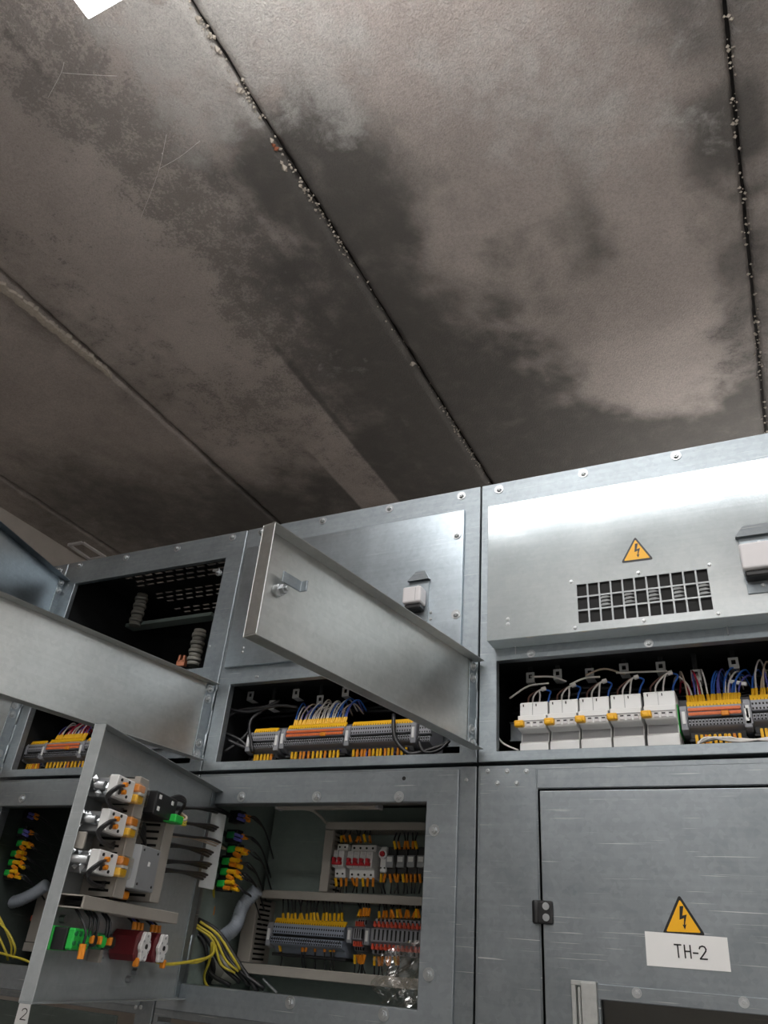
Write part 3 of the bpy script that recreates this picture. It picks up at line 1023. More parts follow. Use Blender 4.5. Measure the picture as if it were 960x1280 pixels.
# C: closed door with frame
lowC, sC = lower_cabinet('C', 'closed lower cabinet with black hinge, warning triangle and white name plate')
x0, x1 = sC + .0018, sC + W - .0018
dx0, dx1, dz1 = -.3545, .128, .2735
b = MB().plate(x0, x1, ZL0, ZL1, YF, YF + .002, [(dx0 - .004, dx1 + .002, -1.40, dz1 + .003)])
b.box(x0, x0 + .0015, YF + .002, YF + .05, ZL0, ZL1); b.box(x1 - .0015, x1, YF + .002, YF + .05, ZL0, ZL1)
b.box(x0 + .0015, x1 - .0015, YF + .002, YF + .03, ZL1 - .0015, ZL1)
b.build('front_frame', 'zinc_low', lowC, .0012)
MB().box(-.3585, x1 - .001, YF - .003, YF - .0003, dz1 + .004, .309).build('top_rail', 'zinc_low', lowC, .0012)
MB().box(x0 + .004, dx0 - .006, YF - .002, YF - .0003, -1.44, .311).build('stile', 'zinc_low', lowC, .0008)
for p in ((610, 964), (634, 964), (658, 964), (622, 979), (646, 979)): bolt(lowC, at(*p, YF - .002), 'rivet', s=1.25)
wx0, wz1 = -.274, -.009
carcass(x0 + .002, x1 - .002, ZL0 + .01, ZL1 - .004, lowC, 'steel_shade')
b = MB().plate(dx0, dx1, -1.39, dz1, YF - .004, YF - .001, [(wx0, .06, -.30, wz1)])
b.box(dx0, dx0 + .002, YF - .001, YF + .02, -1.39, dz1)
dC = b.build('door', 'zinc_low', lowC, .0015, 2)
dC['label'] = 'large flat scratched door'
# window surround on the door
yq = YF - .012
b = MB().plate(-.276 - .012, .075, -.32, .010, yq, YF - .0042, [(wx0, .06, -.30, wz1)])
b.build('window_frame', 'zinc_low', dC, .001)
b = MB()
b.box(-.312, -.306, YF - .020, YF - .0042, -.32, .010); b.box(-.303, -.299, YF - .020, YF - .0042, -.32, .004)
b.box(-.306, -.290, YF - .010, YF - .0042, -.32, .004); b.box(-.298, -.2765, YF - .022, YF - .0125, -.32, .010)
b.box(-.312, -.2765, YF - .021, YF - .010, .006, .012)
b.build('window_channel', 'zinc_door', dC, .0006)
MB().box(wx0 - .004, .064, YF + .001, YF + .004, -.304, wz1 + .004).build('window_pane', 'window_glass', dC)
for p in ((796, 1241), (930, 1253)): bolt(dC, at(*p, yq), s=.7)
# black hinge
a, c = at(666, 1125, YF - .006), at(692, 1156, YF - .006)
b = MB().box(a.x, c.x, YF - .010, YF - .004, c.z, a.z)
b.cyl((a.x + .005, YF - .008, c.z), (a.x + .005, YF - .008, a.z), .0055, 14)
hg = b.build('hinge', 'black_plastic', dC, .003, 3); hg['label'] = 'black plastic hinge'
for dz in (.009, .024):
    hx = c.x - .010
    b = MB().cyl((hx, YF - .0095, c.z + dz), (hx, YF - .0112, c.z + dz), .0052, 16)
    b.box(hx - .003, hx + .003, YF - .0116, YF - .0111, c.z + dz - .0005, c.z + dz + .0005); b.box(hx - .0005, hx + .0005, YF - .0116, YF - .0111, c.z + dz - .003, c.z + dz + .003)
    b.build('hinge_screw', 'zinc_bolt', hg)
YD = YF - .004
triangle_sign((828, 1167.5), (882.5, 1170), (849.5, 1118), YD, 'larger yellow lightning triangle stuck above the white name plate')


# --- lettering made of flat strokes
def strokes(paths, org, sx, sz, r, Y, parent, name, ang=0.0, shear=0.0):
    b = MB()
    for path in paths:
        P = []
        for (x, z) in path:
            X, Z_ = x * sx + z * sz * shear, z * sz
            P.append(Vector((org[0] + X * math.cos(ang) - Z_ * math.sin(ang), Y, org[1] + X * math.sin(ang) + Z_ * math.cos(ang))))
        for p, q in zip(P[:-1], P[1:]):
            d = (q - p).normalized(); n = Vector((-d.z, 0, d.x)) * r
            p2, q2 = p - d * r * .7, q + d * r * .7
            vs = [p2 - n, q2 - n, q2 + n, p2 + n]
            b.add(vs + [v + Vector((0, -.0004, 0)) for v in vs], [(0, 1, 2, 3), (7, 6, 5, 4), (0, 4, 5, 1), (1, 5, 6, 2), (2, 6, 7, 3), (3, 7, 4, 0)])
    return b.build(name, 'sign_black', parent)


TWO = [(0, .78), (.06, .93), (.25, 1.0), (.42, .94), (.5, .78), (.46, .6), (.25, .32), (0, 0), (.52, 0)]
P4 = [at(*p, YD) for p in ((806, 1164), (909, 1172), (914, 1215), (809, 1207))]
t = thing('name_plate', 'white name plate lettered TH-2 below the yellow triangle', 'sign', (P4[3] + P4[2]) / 2)
vs = [v + Vector((0, -.0002, 0)) for v in P4]
MB().add(vs + [v + Vector((0, -.0010, 0)) for v in vs], [(0, 1, 2, 3), (7, 6, 5, 4), (0, 4, 5, 1), (1, 5, 6, 2), (2, 6, 7, 3), (3, 7, 4, 0)]).build('plate', 'paper_white', t)
o0 = at(844.5, 1196.5, YD)
hgt = at(841, 1180.5, YD).z - o0.z
wid = at(884, 1199, YD).x - o0.x
u = wid / 2.42
strokes([[(0, 1), (.52, 1)], [(.26, 1), (.26, 0)],
         [(.78, 1), (.78, 0)], [(1.22, 1), (1.22, 0)], [(.78, .52), (1.22, .52)],
         [(1.42, .42), (1.78, .42)]] + [[(1.92 + x, z) for x, z in TWO]], (o0.x, o0.z), u, hgt, .0009, YD - .0012, t, 'lettering')
# tag 2 on the low door at the left
Y2 = YF - .006
P4 = [at(*p, Y2) for p in ((25, 1254), (39, 1255), (34, 1282), (18, 1280))]
t = thing('name_plate', 'small white tag numbered 2 on the dark door at the bottom left', 'sign', (P4[3] + P4[2]) / 2)
vs = [v + Vector((0, -.0002, 0)) for v in P4]
MB().add(vs + [v + Vector((0, -.0010, 0)) for v in vs], [(0, 1, 2, 3), (7, 6, 5, 4), (0, 4, 5, 1), (1, 5, 6, 2), (2, 6, 7, 3), (3, 7, 4, 0)]).build('plate', 'paper_white', t)
o0 = at(25.5, 1274, Y2); o1 = at(28, 1260, Y2)
strokes([TWO], (o0.x, o0.z), (at(32, 1275, Y2).x - o0.x) / .52, o1.z - o0.z, .0008, Y2 - .0012, t, 'numeral')

# ------------------------------------------------------------------ copies
def dup(root, delta, label=None, group=None):
    """copy of a thing and of its parts and sub-parts, moved by delta"""
    r = root.copy(); C.objects.link(r)
    r.location = root.location + Vector(delta)
    WM[r] = Matrix.Translation(delta) @ WM[root]
    if label: r['label'] = label
    if group: r['group'] = group
    for ch in root.children:
        c = ch.copy(); C.objects.link(c); c.parent = r
        WM[c] = Matrix.Translation(delta) @ WM[ch]
        for g in ch.children:
            d = g.copy(); C.objects.link(d); d.parent = c
            WM[d] = Matrix.Translation(delta) @ WM[g]
    return r


def wire(pts, r, mat, label, group, n=6, sleeve=None, sleeve_len=.012, sleeve_r=None, name='wire', at_end=True, sub=5):
    """one insulated wire, with a ferrule sleeve on its end where it enters a terminal"""
    o = MB().tube(pts, r, n, sub).build(name, mat)
    tag(o, label, 'wire', group)
    if sleeve:
        P = [Vector(p) for p in pts]
        a, b = (P[-1], P[-2]) if at_end else (P[0], P[1])
        d = (b - a).normalized()
        MB().cyl(a, a + d * sleeve_len, sleeve_r or r * 1.7, 8).build('ferrule_sleeve', sleeve, o)
    return o


ORDINAL = ('first second third fourth fifth sixth seventh eighth ninth tenth eleventh twelfth thirteenth fourteenth fifteenth sixteenth seventeenth '
           'eighteenth nineteenth twentieth twenty-first twenty-second twenty-third twenty-fourth twenty-fifth twenty-sixth').split()
COLOUR = {'wire_white': 'white', 'wire_violet': 'violet', 'wire_blue': 'blue', 'wire_cream': 'cream', 'wire_red': 'red', 'black_cable': 'black'}


def jit(a): return random.uniform(-a, a)


# ------------------------------------------------------------------ modular breakers in the upper right strip
YB_ = 1.310


def breaker(x, label):
    w = .0505
    t = thing('modular_breaker', label, 'circuit breaker', (x + w / 2, YB_ + .03, .336), group='white modular breakers')
    top, led, low = .437, .410, .386
    prof = [(YB_ + .064, .340), (YB_ + .064, top - .001), (YB_ + .012, top), (YB_ + .008, top - .002), (YB_ + .006, led), (YB_ - .006, led - .002),
            (YB_ - .008, low), (YB_ - .006, low - .002), (YB_ + .016, low - .004), (YB_ + .012, .366), (YB_ + .004, .362), (YB_ + .004, .341)]
    MB().prism(prof, 'x', x, x + w).build('housing', 'breaker_white', t, .0012, 2)
    # grey terminal recess with slotted screws
    b = MB().add([(x + .002, YB_ + .0155, low - .0045), (x + w - .002, YB_ + .0155, low - .0045), (x + w - .002, YB_ + .0118, .3665), (x + .002, YB_ + .0118, .3665),
                  (x + .002, YB_ + .018, low - .0045), (x + w - .002, YB_ + .018, low - .0045), (x + w - .002, YB_ + .015, .3665), (x + .002, YB_ + .015, .3665)],
                 [(0, 1, 2, 3), (7, 6, 5, 4), (0, 4, 5, 1), (1, 5, 6, 2), (2, 6, 7, 3), (3, 7, 4, 0)])
    b.build('terminal_recess', 'breaker_grey', t)
    # pole seam, edge of the ledge
    b = MB().box(x + w * .46, x + w * .46 + .0006, YB_ + .0055, YB_ + .009, led + .002, top - .003)
    b.build('pole_seam', 'breaker_grey', t)
    MB().box(x + .0005, x + w - .0005, YB_ - .0085, YB_ - .0065, .3975, .3985).build('cover_line', 'breaker_grey', t)
    # yellow toggle
    b = MB()
    b.box(x - .004, x + .013, YB_ - .018, YB_ - .006, .3865, .3975)
    b.box(x - .001, x + .009, YB_ - .023, YB_ - .017, .385, .392)
    b.build('toggle', 'toggle_yellow', t, .0022, 2)['label'] = 'yellow toggle'
    for k in range(3):
        xx = x + .0155 + k * .0115
        b = MB().box(xx, xx + .0085, YB_ - .0095, YB_ - .0078, .3875, .396)
        p = b.build('pole_window', 'box_white', t, .0004)
        MB().box(xx + .0015, xx + .007, YB_ - .0102, YB_ - .0094, .3925, .3945).build('window_slot', 'sign_black', p)
    for xx, zz in ((x + .006, top - .009), (x + w * .58, top - .009)):
        MB().box(xx, xx + .0015, YB_ + .0056, YB_ + .0075, zz, zz + .004).build('pole_mark', 'sign_black', t)
    for xx in (x + w * .52, x + w * .95):
        MB().box(xx, xx + .0018, YB_ + .0034, YB_ + .005, .342, .3445).build('release_slot', 'sign_black', t)
    return t


ORD = ['first', 'second', 'third', 'fourth', 'fifth']
B0 = breaker(-.398, 'first white breaker with a yellow toggle, left end of the row')
BX = [-.398]
for k in range(1, 5):
    dx = .0535 * k + (.0015 if k == 4 else 0)
    BX.append(-.398 + dx)
    dup(B0, (dx, 0, .0012 * (k if k > 2 else k)), f'{ORD[k]} white breaker with a yellow toggle, counted from the left end' + (', next to the terminals' if k == 4 else ''))

# rail and grey backing the devices sit on
def rail(x0, x1, z, y, label, name='din_rail'):
    b = MB().box(x0, x1, y, y + .0015, z - .0175, z + .0175)
    b.box(x0, x1, y - .006, y, z - .0175, z - .016); b.box(x0, x1, y - .006, y, z + .016, z + .0175)
    return tag(b.build(name, 'zinc_dull'), label, 'rail', 'mounting rails')


rail(SEAM['C'] + .03, SEAM['C'] + .565, .400, 1.376, 'metal rail behind the white breakers and the right hand terminals')
rail(SEAM['B'] + .03, SEAM['B'] + .565, .400, 1.396, 'metal rail behind the terminals in the middle strip')
rail(SEAM['A'] + .03, SEAM['A'] + .565, .400, 1.396, 'metal rail behind the terminals in the left strip')


def strip_duct(x0, x1, z0, z1, y, label):
    t = thing('wiring_duct', label, 'cable duct', ((x0 + x1) / 2, y, z0), group='grey wiring ducts in the strips')
    MB().box(x0, x1, y, y + .002, z0, z1).box(x0, x1, y + .002, y + .030, z0, z0 + .002).build('front_wall', 'terminal_grey', t, .0005)
    MB().box(x0, x1, y + .002, y + .030, z1 - .002, z1).build('lid', 'terminal_grey', t)
    return t


strip_duct(-.135, .10, .405, .440, 1.372, 'grey duct wall behind the right hand terminals')
strip_duct(-1.020, -.56, .405, .437, 1.386, 'grey duct wall behind the middle strip terminals')
strip_duct(-1.56, -1.09, .405, .437, 1.386, 'grey duct wall behind the left strip terminals')


# ------------------------------------------------------------------ spring terminal rows
def terminal_row(x0, x1, zt, y, label, jumpers=False, markers=True, body='terminal_grey', brackets=(True, False), group='grey terminal rows'):
    t = thing('terminal_row', label, 'terminal block', ((x0 + x1) / 2, y + .03, zt - .055), group=group)
    z1 = zt - .008
    prof = [(y + .060, z1 - .050), (y + .060, z1 + .004), (y + .010, z1 + .004), (y, z1), (y - .002, z1 - .010), (y - .003, z1 - .0175),
            (y + .004, z1 - .0185), (y + .004, z1 - .0225), (y - .005, z1 - .0235), (y - .007, z1 - .034), (y - .004, z1 - .036), (y + .012, z1 - .040), (y + .02, z1 - .050)]
    MB().prism(prof, 'x', x0, x1).build('terminal_body', body, t, .0005)
    n = max(3, int(round((x1 - x0) / .0052)))
    p = (x1 - x0) / n
    b = MB(); c = MB(); s = MB()
    for i in range(n):
        x = x0 + p * i
        for (zz, yy) in ((z1 - .0065, y - .0018), (z1 - .0145, y - .0030), (z1 - .0275, y - .0062), (z1 - .0325, y - .0070)):
            b.box(x + p * .26, x + p * .74, yy, yy + .002, zz - .0016, zz + .0016)
        s.box(x - .0003, x + .0003, y + .0005, y + .002, z1 - .0015, z1 + .003)
        s.box(x - .0003, x + .0003, y - .0075, y - .004, z1 - .034, z1 - .024)
    o = b.build('wire_entry', 'slot_black', t); o['kind'] = 'stuff'
    o = s.build('clamp_joint', 'slot_black', t); o['kind'] = 'stuff'
    MB().box(x0, x1, y + .0025, y + .0045, z1 - .0225, z1 - .0187).build('groove', 'slot_black', t)
    if jumpers:
        for dz in (.0045, .0118):
            b = MB()
            b.box(x0 + .002, x1 - .002, y - .0042, y - .0015, z1 - dz - .0045, z1 - dz + .0005)
            for i in range(n):
                x = x0 + p * (i + .5)
                b.box(x - .0011, x + .0011, y - .0052, y - .004, z1 - dz - .0035, z1 - dz - .001)
            b.build('jumper_bar', 'jumper_orange', t)['label'] = 'orange jumper bar'
        xm = x0 + (x1 - x0) * .62
        MB().box(xm, xm + .012, y - .009, y - .004, z1 - .0195, z1 - .0115).build('test_plug', 'ferrule_orange', t, .001)
    if markers:
        m = MB().add([(x0, y + .001, z1 + .0005), (x1, y + .001, z1 + .0005), (x1, y + .006, z1 + .010), (x0, y + .006, z1 + .010),
                      (x0, y + .004, z1 - .0005), (x1, y + .004, z1 - .0005), (x1, y + .010, z1 + .010), (x0, y + .010, z1 + .010)],
                     [(0, 1, 2, 3), (7, 6, 5, 4), (0, 4, 5, 1), (1, 5, 6, 2), (2, 6, 7, 3), (3, 7, 4, 0)])
        m.build('marker_strip', 'marker_yellow', t)['label'] = 'yellow marker strip'
    MB().box(x0 - .002, x1 + .002, y + .008, y + .05, z1 - .056, z1 - .0505).build('foot', 'black_plastic', t, .001)
    for k, side in enumerate(brackets):
        if not side: continue
        xb = x0 - .0115 if k == 0 else x1 + .0005
        e = MB().prism([(y - .006, z1 - .040), (y - .006, z1 - .006), (y - .002, z1 + .001), (y + .05, z1 + .001), (y + .05, z1 - .044), (y + .01, z1 - .044)], 'x', xb, xb + .011)
        e = e.build('end_bracket', 'terminal_grey', t, .001)
        MB().box(xb + .003, xb + .008, y - .0075, y - .0058, z1 - .030, z1 - .010).build('bracket_label', 'paper_white', e)
    return t


YT = 1.330
terminal_row(-.117, -.034, .4235, YT, 'terminal row with orange jumper bars right of the five breakers', True, brackets=(True, True))
terminal_row(-.020, .085, .4285, YT, 'terminal row cut off by the right edge of the picture', False)
terminal_row(-.984, -.926, .4200, YT, 'short terminal row at the left end of the middle strip', False, brackets=(True, True))
terminal_row(-.900, -.763, .4230, YT, 'terminal row with orange jumper bars in the middle strip', True)
terminal_row(-.748, -.616, .4225, YT, 'terminal row right of the orange jumper row in the middle strip', False, brackets=(True, True))
terminal_row(-.600, -.575, .4180, YT, 'shortest terminal row, under the foot of the middle strip cover', False, False, brackets=(False, False))
terminal_row(-1.655, -1.605, .4210, YT, 'short terminal row at the left end of the left strip', False, brackets=(True, False))
terminal_row(-1.590, -1.480, .4225, YT, 'terminal row with orange jumper bars in the left strip', True)
terminal_row(-1.465, -1.380, .4225, YT, 'terminal row half hidden behind the top of the relay door', False)
# green end cover
MB().box(-.1335, -.1305, YT - .004, YT + .05, .372, .420).build('earth_terminal', 'green_plastic', None, .001)
tag(bpy.data.objects['earth_terminal'], 'thin green earth terminal between the last breaker and the terminals', 'terminal block')


# ------------------------------------------------------------------ wires of the strips
def arc_wires(xa, xb, n, ztop, y, mats, hgt, label, group, back=.07, sl='marker_yellow', spread=.5, r=.0016):
    """wires bending up and back out of a terminal row"""
    for i in range(n):
        x = xa + (xb - xa) * (i + .5) / n + jit(.001)
        h = hgt * random.uniform(.75, 1.05)
        dx = jit(.014) + spread * .012
        p = [(x + dx * 1.5, y + back, ztop + h * .72), (x + dx, y + back * .6, ztop + h), (x + dx * .3, y + .022, ztop + h * .62), (x, y + .012, ztop + .002)]
        mt = random.choice(mats)
        wire(p, r, mt, f'{COLOUR[mt]} {label}, {ORDINAL[i]} from the left', group, sleeve=sl, sleeve_len=.013, sleeve_r=.0026)


WV = ['wire_white', 'wire_white', 'wire_violet', 'wire_white', 'wire_blue', 'wire_cream']
arc_wires(-.895, -.768, 26, .424, YT, WV, .060, 'wire rising from the middle jumper row', 'wires above the middle jumper row')
arc_wires(-.115, -.088, 7, .424, YT, ['wire_white', 'wire_red', 'wire_cream', 'wire_violet'], .066, 'wire in the left bunch above the right jumper row', 'left bunch on the right jumper row', spread=-1.2)
arc_wires(-.085, -.062, 5, .424, YT, ['wire_blue', 'wire_white', 'wire_violet'], .066, 'wire in the middle bunch above the right jumper row', 'middle bunch on the right jumper row')
arc_wires(-.060, -.036, 8, .424, YT, ['wire_blue', 'wire_white', 'wire_white', 'wire_violet'], .068, 'wire in the right bunch above the right jumper row', 'right bunch on the right jumper row', spread=1.)
arc_wires(-.018, .030, 8, .429, YT, ['wire_blue', 'wire_white', 'wire_cream', 'wire_violet'], .070, 'wire rising at the right picture edge', 'wires at the right edge')
arc_wires(-1.585, -1.485, 20, .424, YT, ['wire_white', 'wire_white', 'wire_violet', 'wire_red'], .050, 'wire rising from the left strip jumper row', 'wires above the left jumper row')


def under_sleeves(xa, xb, n, z, y, label, group):
    """yellow sleeves on the wires that leave a row downwards"""
    for i in range(n):
        x = xa + (xb - xa) * (i + .5) / n + jit(.0015)
        dz = random.uniform(.012, .018)
        w = wire([(x, y + .016, z), (x + jit(.003), y + .006, z - .020), (x + jit(.01), y + .03, z - .045)], .0015, random.choice(['black_cable', 'wire_violet', 'black_cable']), f'{label}, {ORDINAL[i]} from the left', group, sub=3)
        MB().box(x - .0024, x + .0024, y + .004, y + .009, z - dz - .006, z - .004).build('ferrule_sleeve', random.choice(['marker_yellow', 'marker_yellow', 'ferrule_orange']), w, .0008)


under_sleeves(-.112, -.040, 10, .374, YT, 'sleeved wire leaving the right hand jumper row downwards', 'wires under the right jumper row')
under_sleeves(-.016, .03, 6, .380, YT, 'sleeved wire leaving the right edge row downwards', 'wires under the right edge row')
under_sleeves(-.980, -.930, 6, .372, YT, 'sleeved wire leaving the short middle row downwards', 'wires under the short middle row')
under_sleeves(-.890, -.770, 12, .374, YT, 'sleeved wire leaving the middle jumper row downwards', 'wires under the middle jumper row')
under_sleeves(-.745, -.625, 14, .374, YT, 'sleeved wire leaving the row right of the middle jumper row', 'wires under the right middle row')
under_sleeves(-1.652, -1.608, 6, .372, YT, 'sleeved wire leaving the short left row downwards', 'wires under the short left row')
under_sleeves(-1.585, -1.40, 16, .374, YT, 'sleeved wire leaving the left jumper row downwards', 'wires under the left jumper row')

# wires over the breakers
for k, bx in enumerate(BX):
    z0 = .437 + .0012 * k
    lab = f'wire looping up behind the {ORD[k]} breaker from the left'
    grp = f'wires of the {ORD[k]} breaker'
    tie = Vector((bx + .036 + .002 * k, 1.350, z0 + .033 + .002 * k))
    for dx, mat in ((.010, 'wire_brown'), (.018, 'wire_white'), (.030, 'wire_white')):
        p = [tie + Vector((0, .004, 0)), tie + Vector((-.010 + dx * .1, -.004, -.004)), (bx + dx + .002, 1.338, z0 + .016), (bx + dx, 1.335, z0 - .002)]
        wire(p, .00165, mat, f"{ {.010: 'brown', .018: 'left white', .030: 'right white'}[dx] } {lab}", grp)
    p = [tie + Vector((.0, .004, .001)), tie + Vector((.012, 0, -.006)), (bx + .048, 1.342, z0 + .016), (bx + .044, 1.340, z0 - .002)]
    wire(p, .0017, 'wire_blue', f'blue wire curving down behind the {ORD[k]} breaker from the left', 'blue breaker wires')
    MB().cyl(tie + Vector((-.004, 0, -.001)), tie + Vector((.004, 0, .001)), .0042, 8).build('cable_tie', 'wire_white')
    tag(bpy.data.objects[-1] if False else C.objects[-1], f'pale cable tie on the wires of the {ORD[k]} breaker', 'cable tie', 'cable ties on the breaker wires')
for k, (pa, pb, pc) in enumerate((((637, 873), (660, 858), (686, 854)), ((663, 846), (690, 846), (708, 852)), ((712, 856), (730, 848), (750, 846)), ((732, 844), (755, 836), (781, 843)), ((770, 841), (800, 840), (834, 839)))):
    wire([at(*pa, 1.345), at(*pb, 1.352), at(*pc, 1.352)], .0018, 'wire_white' if k != 3 else 'wire_cream',
         f'pale wire lying leftwards from the tie above the {ORD[k]} breaker', 'pale wires running left above the breakers')
wire([at(622, 921, 1.31), at(630, 930, 1.315), at(648, 938, 1.32)], .0017, 'wire_white', 'single white wire dropping at the left end of the breakers', 'loose white wires')
for k in range(4):
    wire([at(872, 931 - k, 1.318 + .004 * k), at(884 + 8 * k, 922, 1.320), at(925, 927 - k, 1.322), at(975, 920 + 2 * k, 1.33)], .0019, 'wire_white',
         f'{ORD[k]} white wire from the lip, lying under the right hand terminals', 'white wires along the right lip')

# hanging tie mounts under the shelf
for key, pxs in (('C', ((663, 847), (697, 843), (737, 842), (780, 836), (826, 834), (870, 844), (917, 829))),
                 ('B', ((313, 870), (340, 881), (370, 867), (400, 875), (432, 865)))):
    cab = cabC if key == 'C' else cabB
    for p in pxs:
        a = at(*p, 1.372)
        b = MB().plate(a.x - .008, a.x + .008, a.z - .010, a.z + .010, 1.371, 1.3725, [(a.x - .0035, a.x + .0035, a.z - .002, a.z + .006)])
        b.box(a.x - .008, a.x + .008, 1.3725, 1.395, a.z - .010, a.z - .0085)
        b.build('tie_mount', 'tie_grey', cab)
        MB().box(a.x - .004, a.x + .004, 1.3727, 1.376, a.z + .004, ZS).build('mount_stem', 'black_steel', cab)
a = at(925, 852, 1.35)
b = MB().box(a.x - .018, a.x + .010, 1.352, 1.356, a.z - .004, a.z + .003, R=Matrix.Rotation(.25, 3, 'Y'))
b.build('bracket_strip', 'tie_grey', cabC, .001)

# black cables at the back of the strips
def black_cables(key, n, label, group):
    s = SEAM[key]
    for i in range(n):
        lb = label.replace('along', f'{ORDINAL[i]} from the bottom along')
        y = 1.42 + .008 * (i % 7) + jit(.004)
        z = .40 + .10 * (i / n) + jit(.008)
        pts = [(s + .02, y, z + jit(.03)), (s + .16, y - .01, z + jit(.012)), (s + .32, y, z + jit(.012)), (s + .46, y - .005, z + jit(.014)), (s + .575, y, z + jit(.02))]
        wire(pts, random.uniform(.003, .0048), 'black_cable', lb, group, n=7, sub=4, name='cable')


black_cables('C', 13, 'black cable running along the back of the right strip', 'black cables in the right strip')
black_cables('B', 10, 'black cable running along the back of the middle strip', 'black cables in the middle strip')
black_cables('A', 8, 'black cable running along the back of the left strip', 'black cables in the left strip')
LN = list(range(6))
LB = 'black cable looping through the left end of the middle strip'
for pts in (((278, 900), (300, 888), (330, 884), (350, 876)), ((280, 885), (310, 890), (345, 882), (372, 884)), ((284, 925), (300, 932), (318, 940), (312, 950)),
            ((276, 915), (300, 925), (316, 942), (330, 950)), ((316, 940), (312, 905), (325, 890), (348, 876)), ((280, 940), (295, 930), (310, 915), (312, 900))):
    wire([at(*p, 1.318 + .012 * i) for i, p in enumerate(pts)], .0036, 'black_cable', LB.replace('cable', 'cable ' + ['highest at the left', 'second from the top', 'curling down at the front', 'sagging to the lip', 'rising upright', 'shortest arch'][LN.pop(0)] + ',', 1), 'black cables at the left end of the middle strip', n=7, name='cable')
wire([at(492, 893, 1.318), at(493, 920, 1.312), at(505, 938, 1.315), at(520, 942, 1.32), at(560, 930, 1.34)], .0042, 'black_cable', 'thick black cable crossing in front of the middle terminals', 'single black cables', n=8, name='cable')
wire([at(523, 925, 1.32), at(530, 940, 1.315), at(548, 938, 1.32), at(562, 926, 1.33)], .003, 'black_cable', 'black cable looping at the right end of the middle strip', 'single black cables', n=8, name='cable')
wire([at(2, 958, 1.31), at(20, 950, 1.315), at(32, 948, 1.33)], .003, 'black_cable', 'black cable curling at the left end of the left strip', 'single black cables', n=8, name='cable')

# ------------------------------------------------------------------ contents of the lower boxes (built in B, copied to A)
YBK = 1.540                                  # mounting plate
YDV = 1.470                                  # front of the devices
MADE = []                                    # things that the left box repeats


def mounting_plate(s, label, mat='steel_dark'):
    b = MB().box(s + .02, s + .57, YBK, YBK + .003, -.07, .30)
    return tag(b.build('mounting_plate', mat), label, 'mounting plate', 'mounting plates of the lower cabinets')


mounting_plate(SEAM['B'], 'grey plate carrying the red breakers and terminal rows')
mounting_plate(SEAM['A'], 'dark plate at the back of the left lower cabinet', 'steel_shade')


def slotted_duct(name_label, x0, x1, z0, z1, y0=YDV, y1=YBK, vertical=False, slots=True, lid='duct_grey', group='grey wiring ducts in the lower cabinets'):
    t = thing('wiring_duct', name_label, 'cable duct', ((x0 + x1) / 2, (y0 + y1) / 2, z0), group=group)
    MB().box(x0, x1, y0, y0 + .003, z0, z1).build('cover', lid, t, .0012)
    b = MB()
    e = .0015
    w = MB()
    if vertical:
        n = max(3, int((z1 - z0) / .0085))
        p = (z1 - z0) / n
        for xs in (x0 + .001, x1 - .001 - e):
            w.box(xs, xs + e, y0 + .003, y0 + .010, z0, z1); w.box(xs, xs + e, y1 - .016, y1, z0, z1)
            for i in range(n):
                w.box(xs, xs + e, y0 + .010, y1 - .016, z0 + p * i, z0 + p * (i + .58))
    else:
        n = max(3, int((x1 - x0) / .0085))
        p = (x1 - x0) / n
        for zs in (z0 + .001, z1 - .001 - e):
            w.box(x0, x1, y0 + .003, y0 + .010, zs, zs + e); w.box(x0, x1, y1 - .016, y1, zs, zs + e)
            for i in range(n):
                w.box(x0 + p * i, x0 + p * (i + .58), y0 + .010, y1 - .016, zs, zs + e)
    o = w.build('slotted_wall', lid, t); o['kind'] = 'stuff'
    MB().box(x0 + .003, x1 - .003, y1 - .018, y1 - .015, z0 + .003, z1 - .003).build('duct_floor', 'slot_black', t)
    return t


def px_rect(p0, p1, Y):
    a, c = at(*p0, Y), at(*p1, Y)
    return min(a.x, c.x), max(a.x, c.x), min(a.z, c.z), max(a.z, c.z)


XDL = at(303, 1160, YDV).x
zt0, zt1 = at(420, 1127, YDV).z, at(420, 1116, YDV).z
zb0, zb1 = at(420, 1228, YDV).z, at(420, 1214, YDV).z
xR = SEAM['B'] + .566
dl = slotted_duct('upright grey duct with side slots at the left of the terminal rows', XDL - .004, XDL + .028, zb1 + .001, zt0 - .001, vertical=True)
slotted_duct('long grey duct running across above the yellow terminal row', XDL - .004, xR, zt0, zt1)
slotted_duct('long grey duct running across below the yellow terminal row', XDL - .006, xR, zb0, zb1)
xu = at(404, 1060, YDV).x
zu0 = at(470, 1037, YDV).z
slotted_duct('dim grey duct running across above the red breakers', xu, xR, zu0, zu0 + .015)
slotted_duct('dim upright grey duct left of the red breakers', xu, xu + .020, zt1 + .001, zu0 - .001, vertical=True)
dup(dl, (-.6, 0, 0), 'upright grey duct in the left lower cabinet, partly behind the relay door')
slotted_duct('short grey duct low in the left lower cabinet, behind the relay door', XDL - .606, XDL - .40, zb0, zb1)

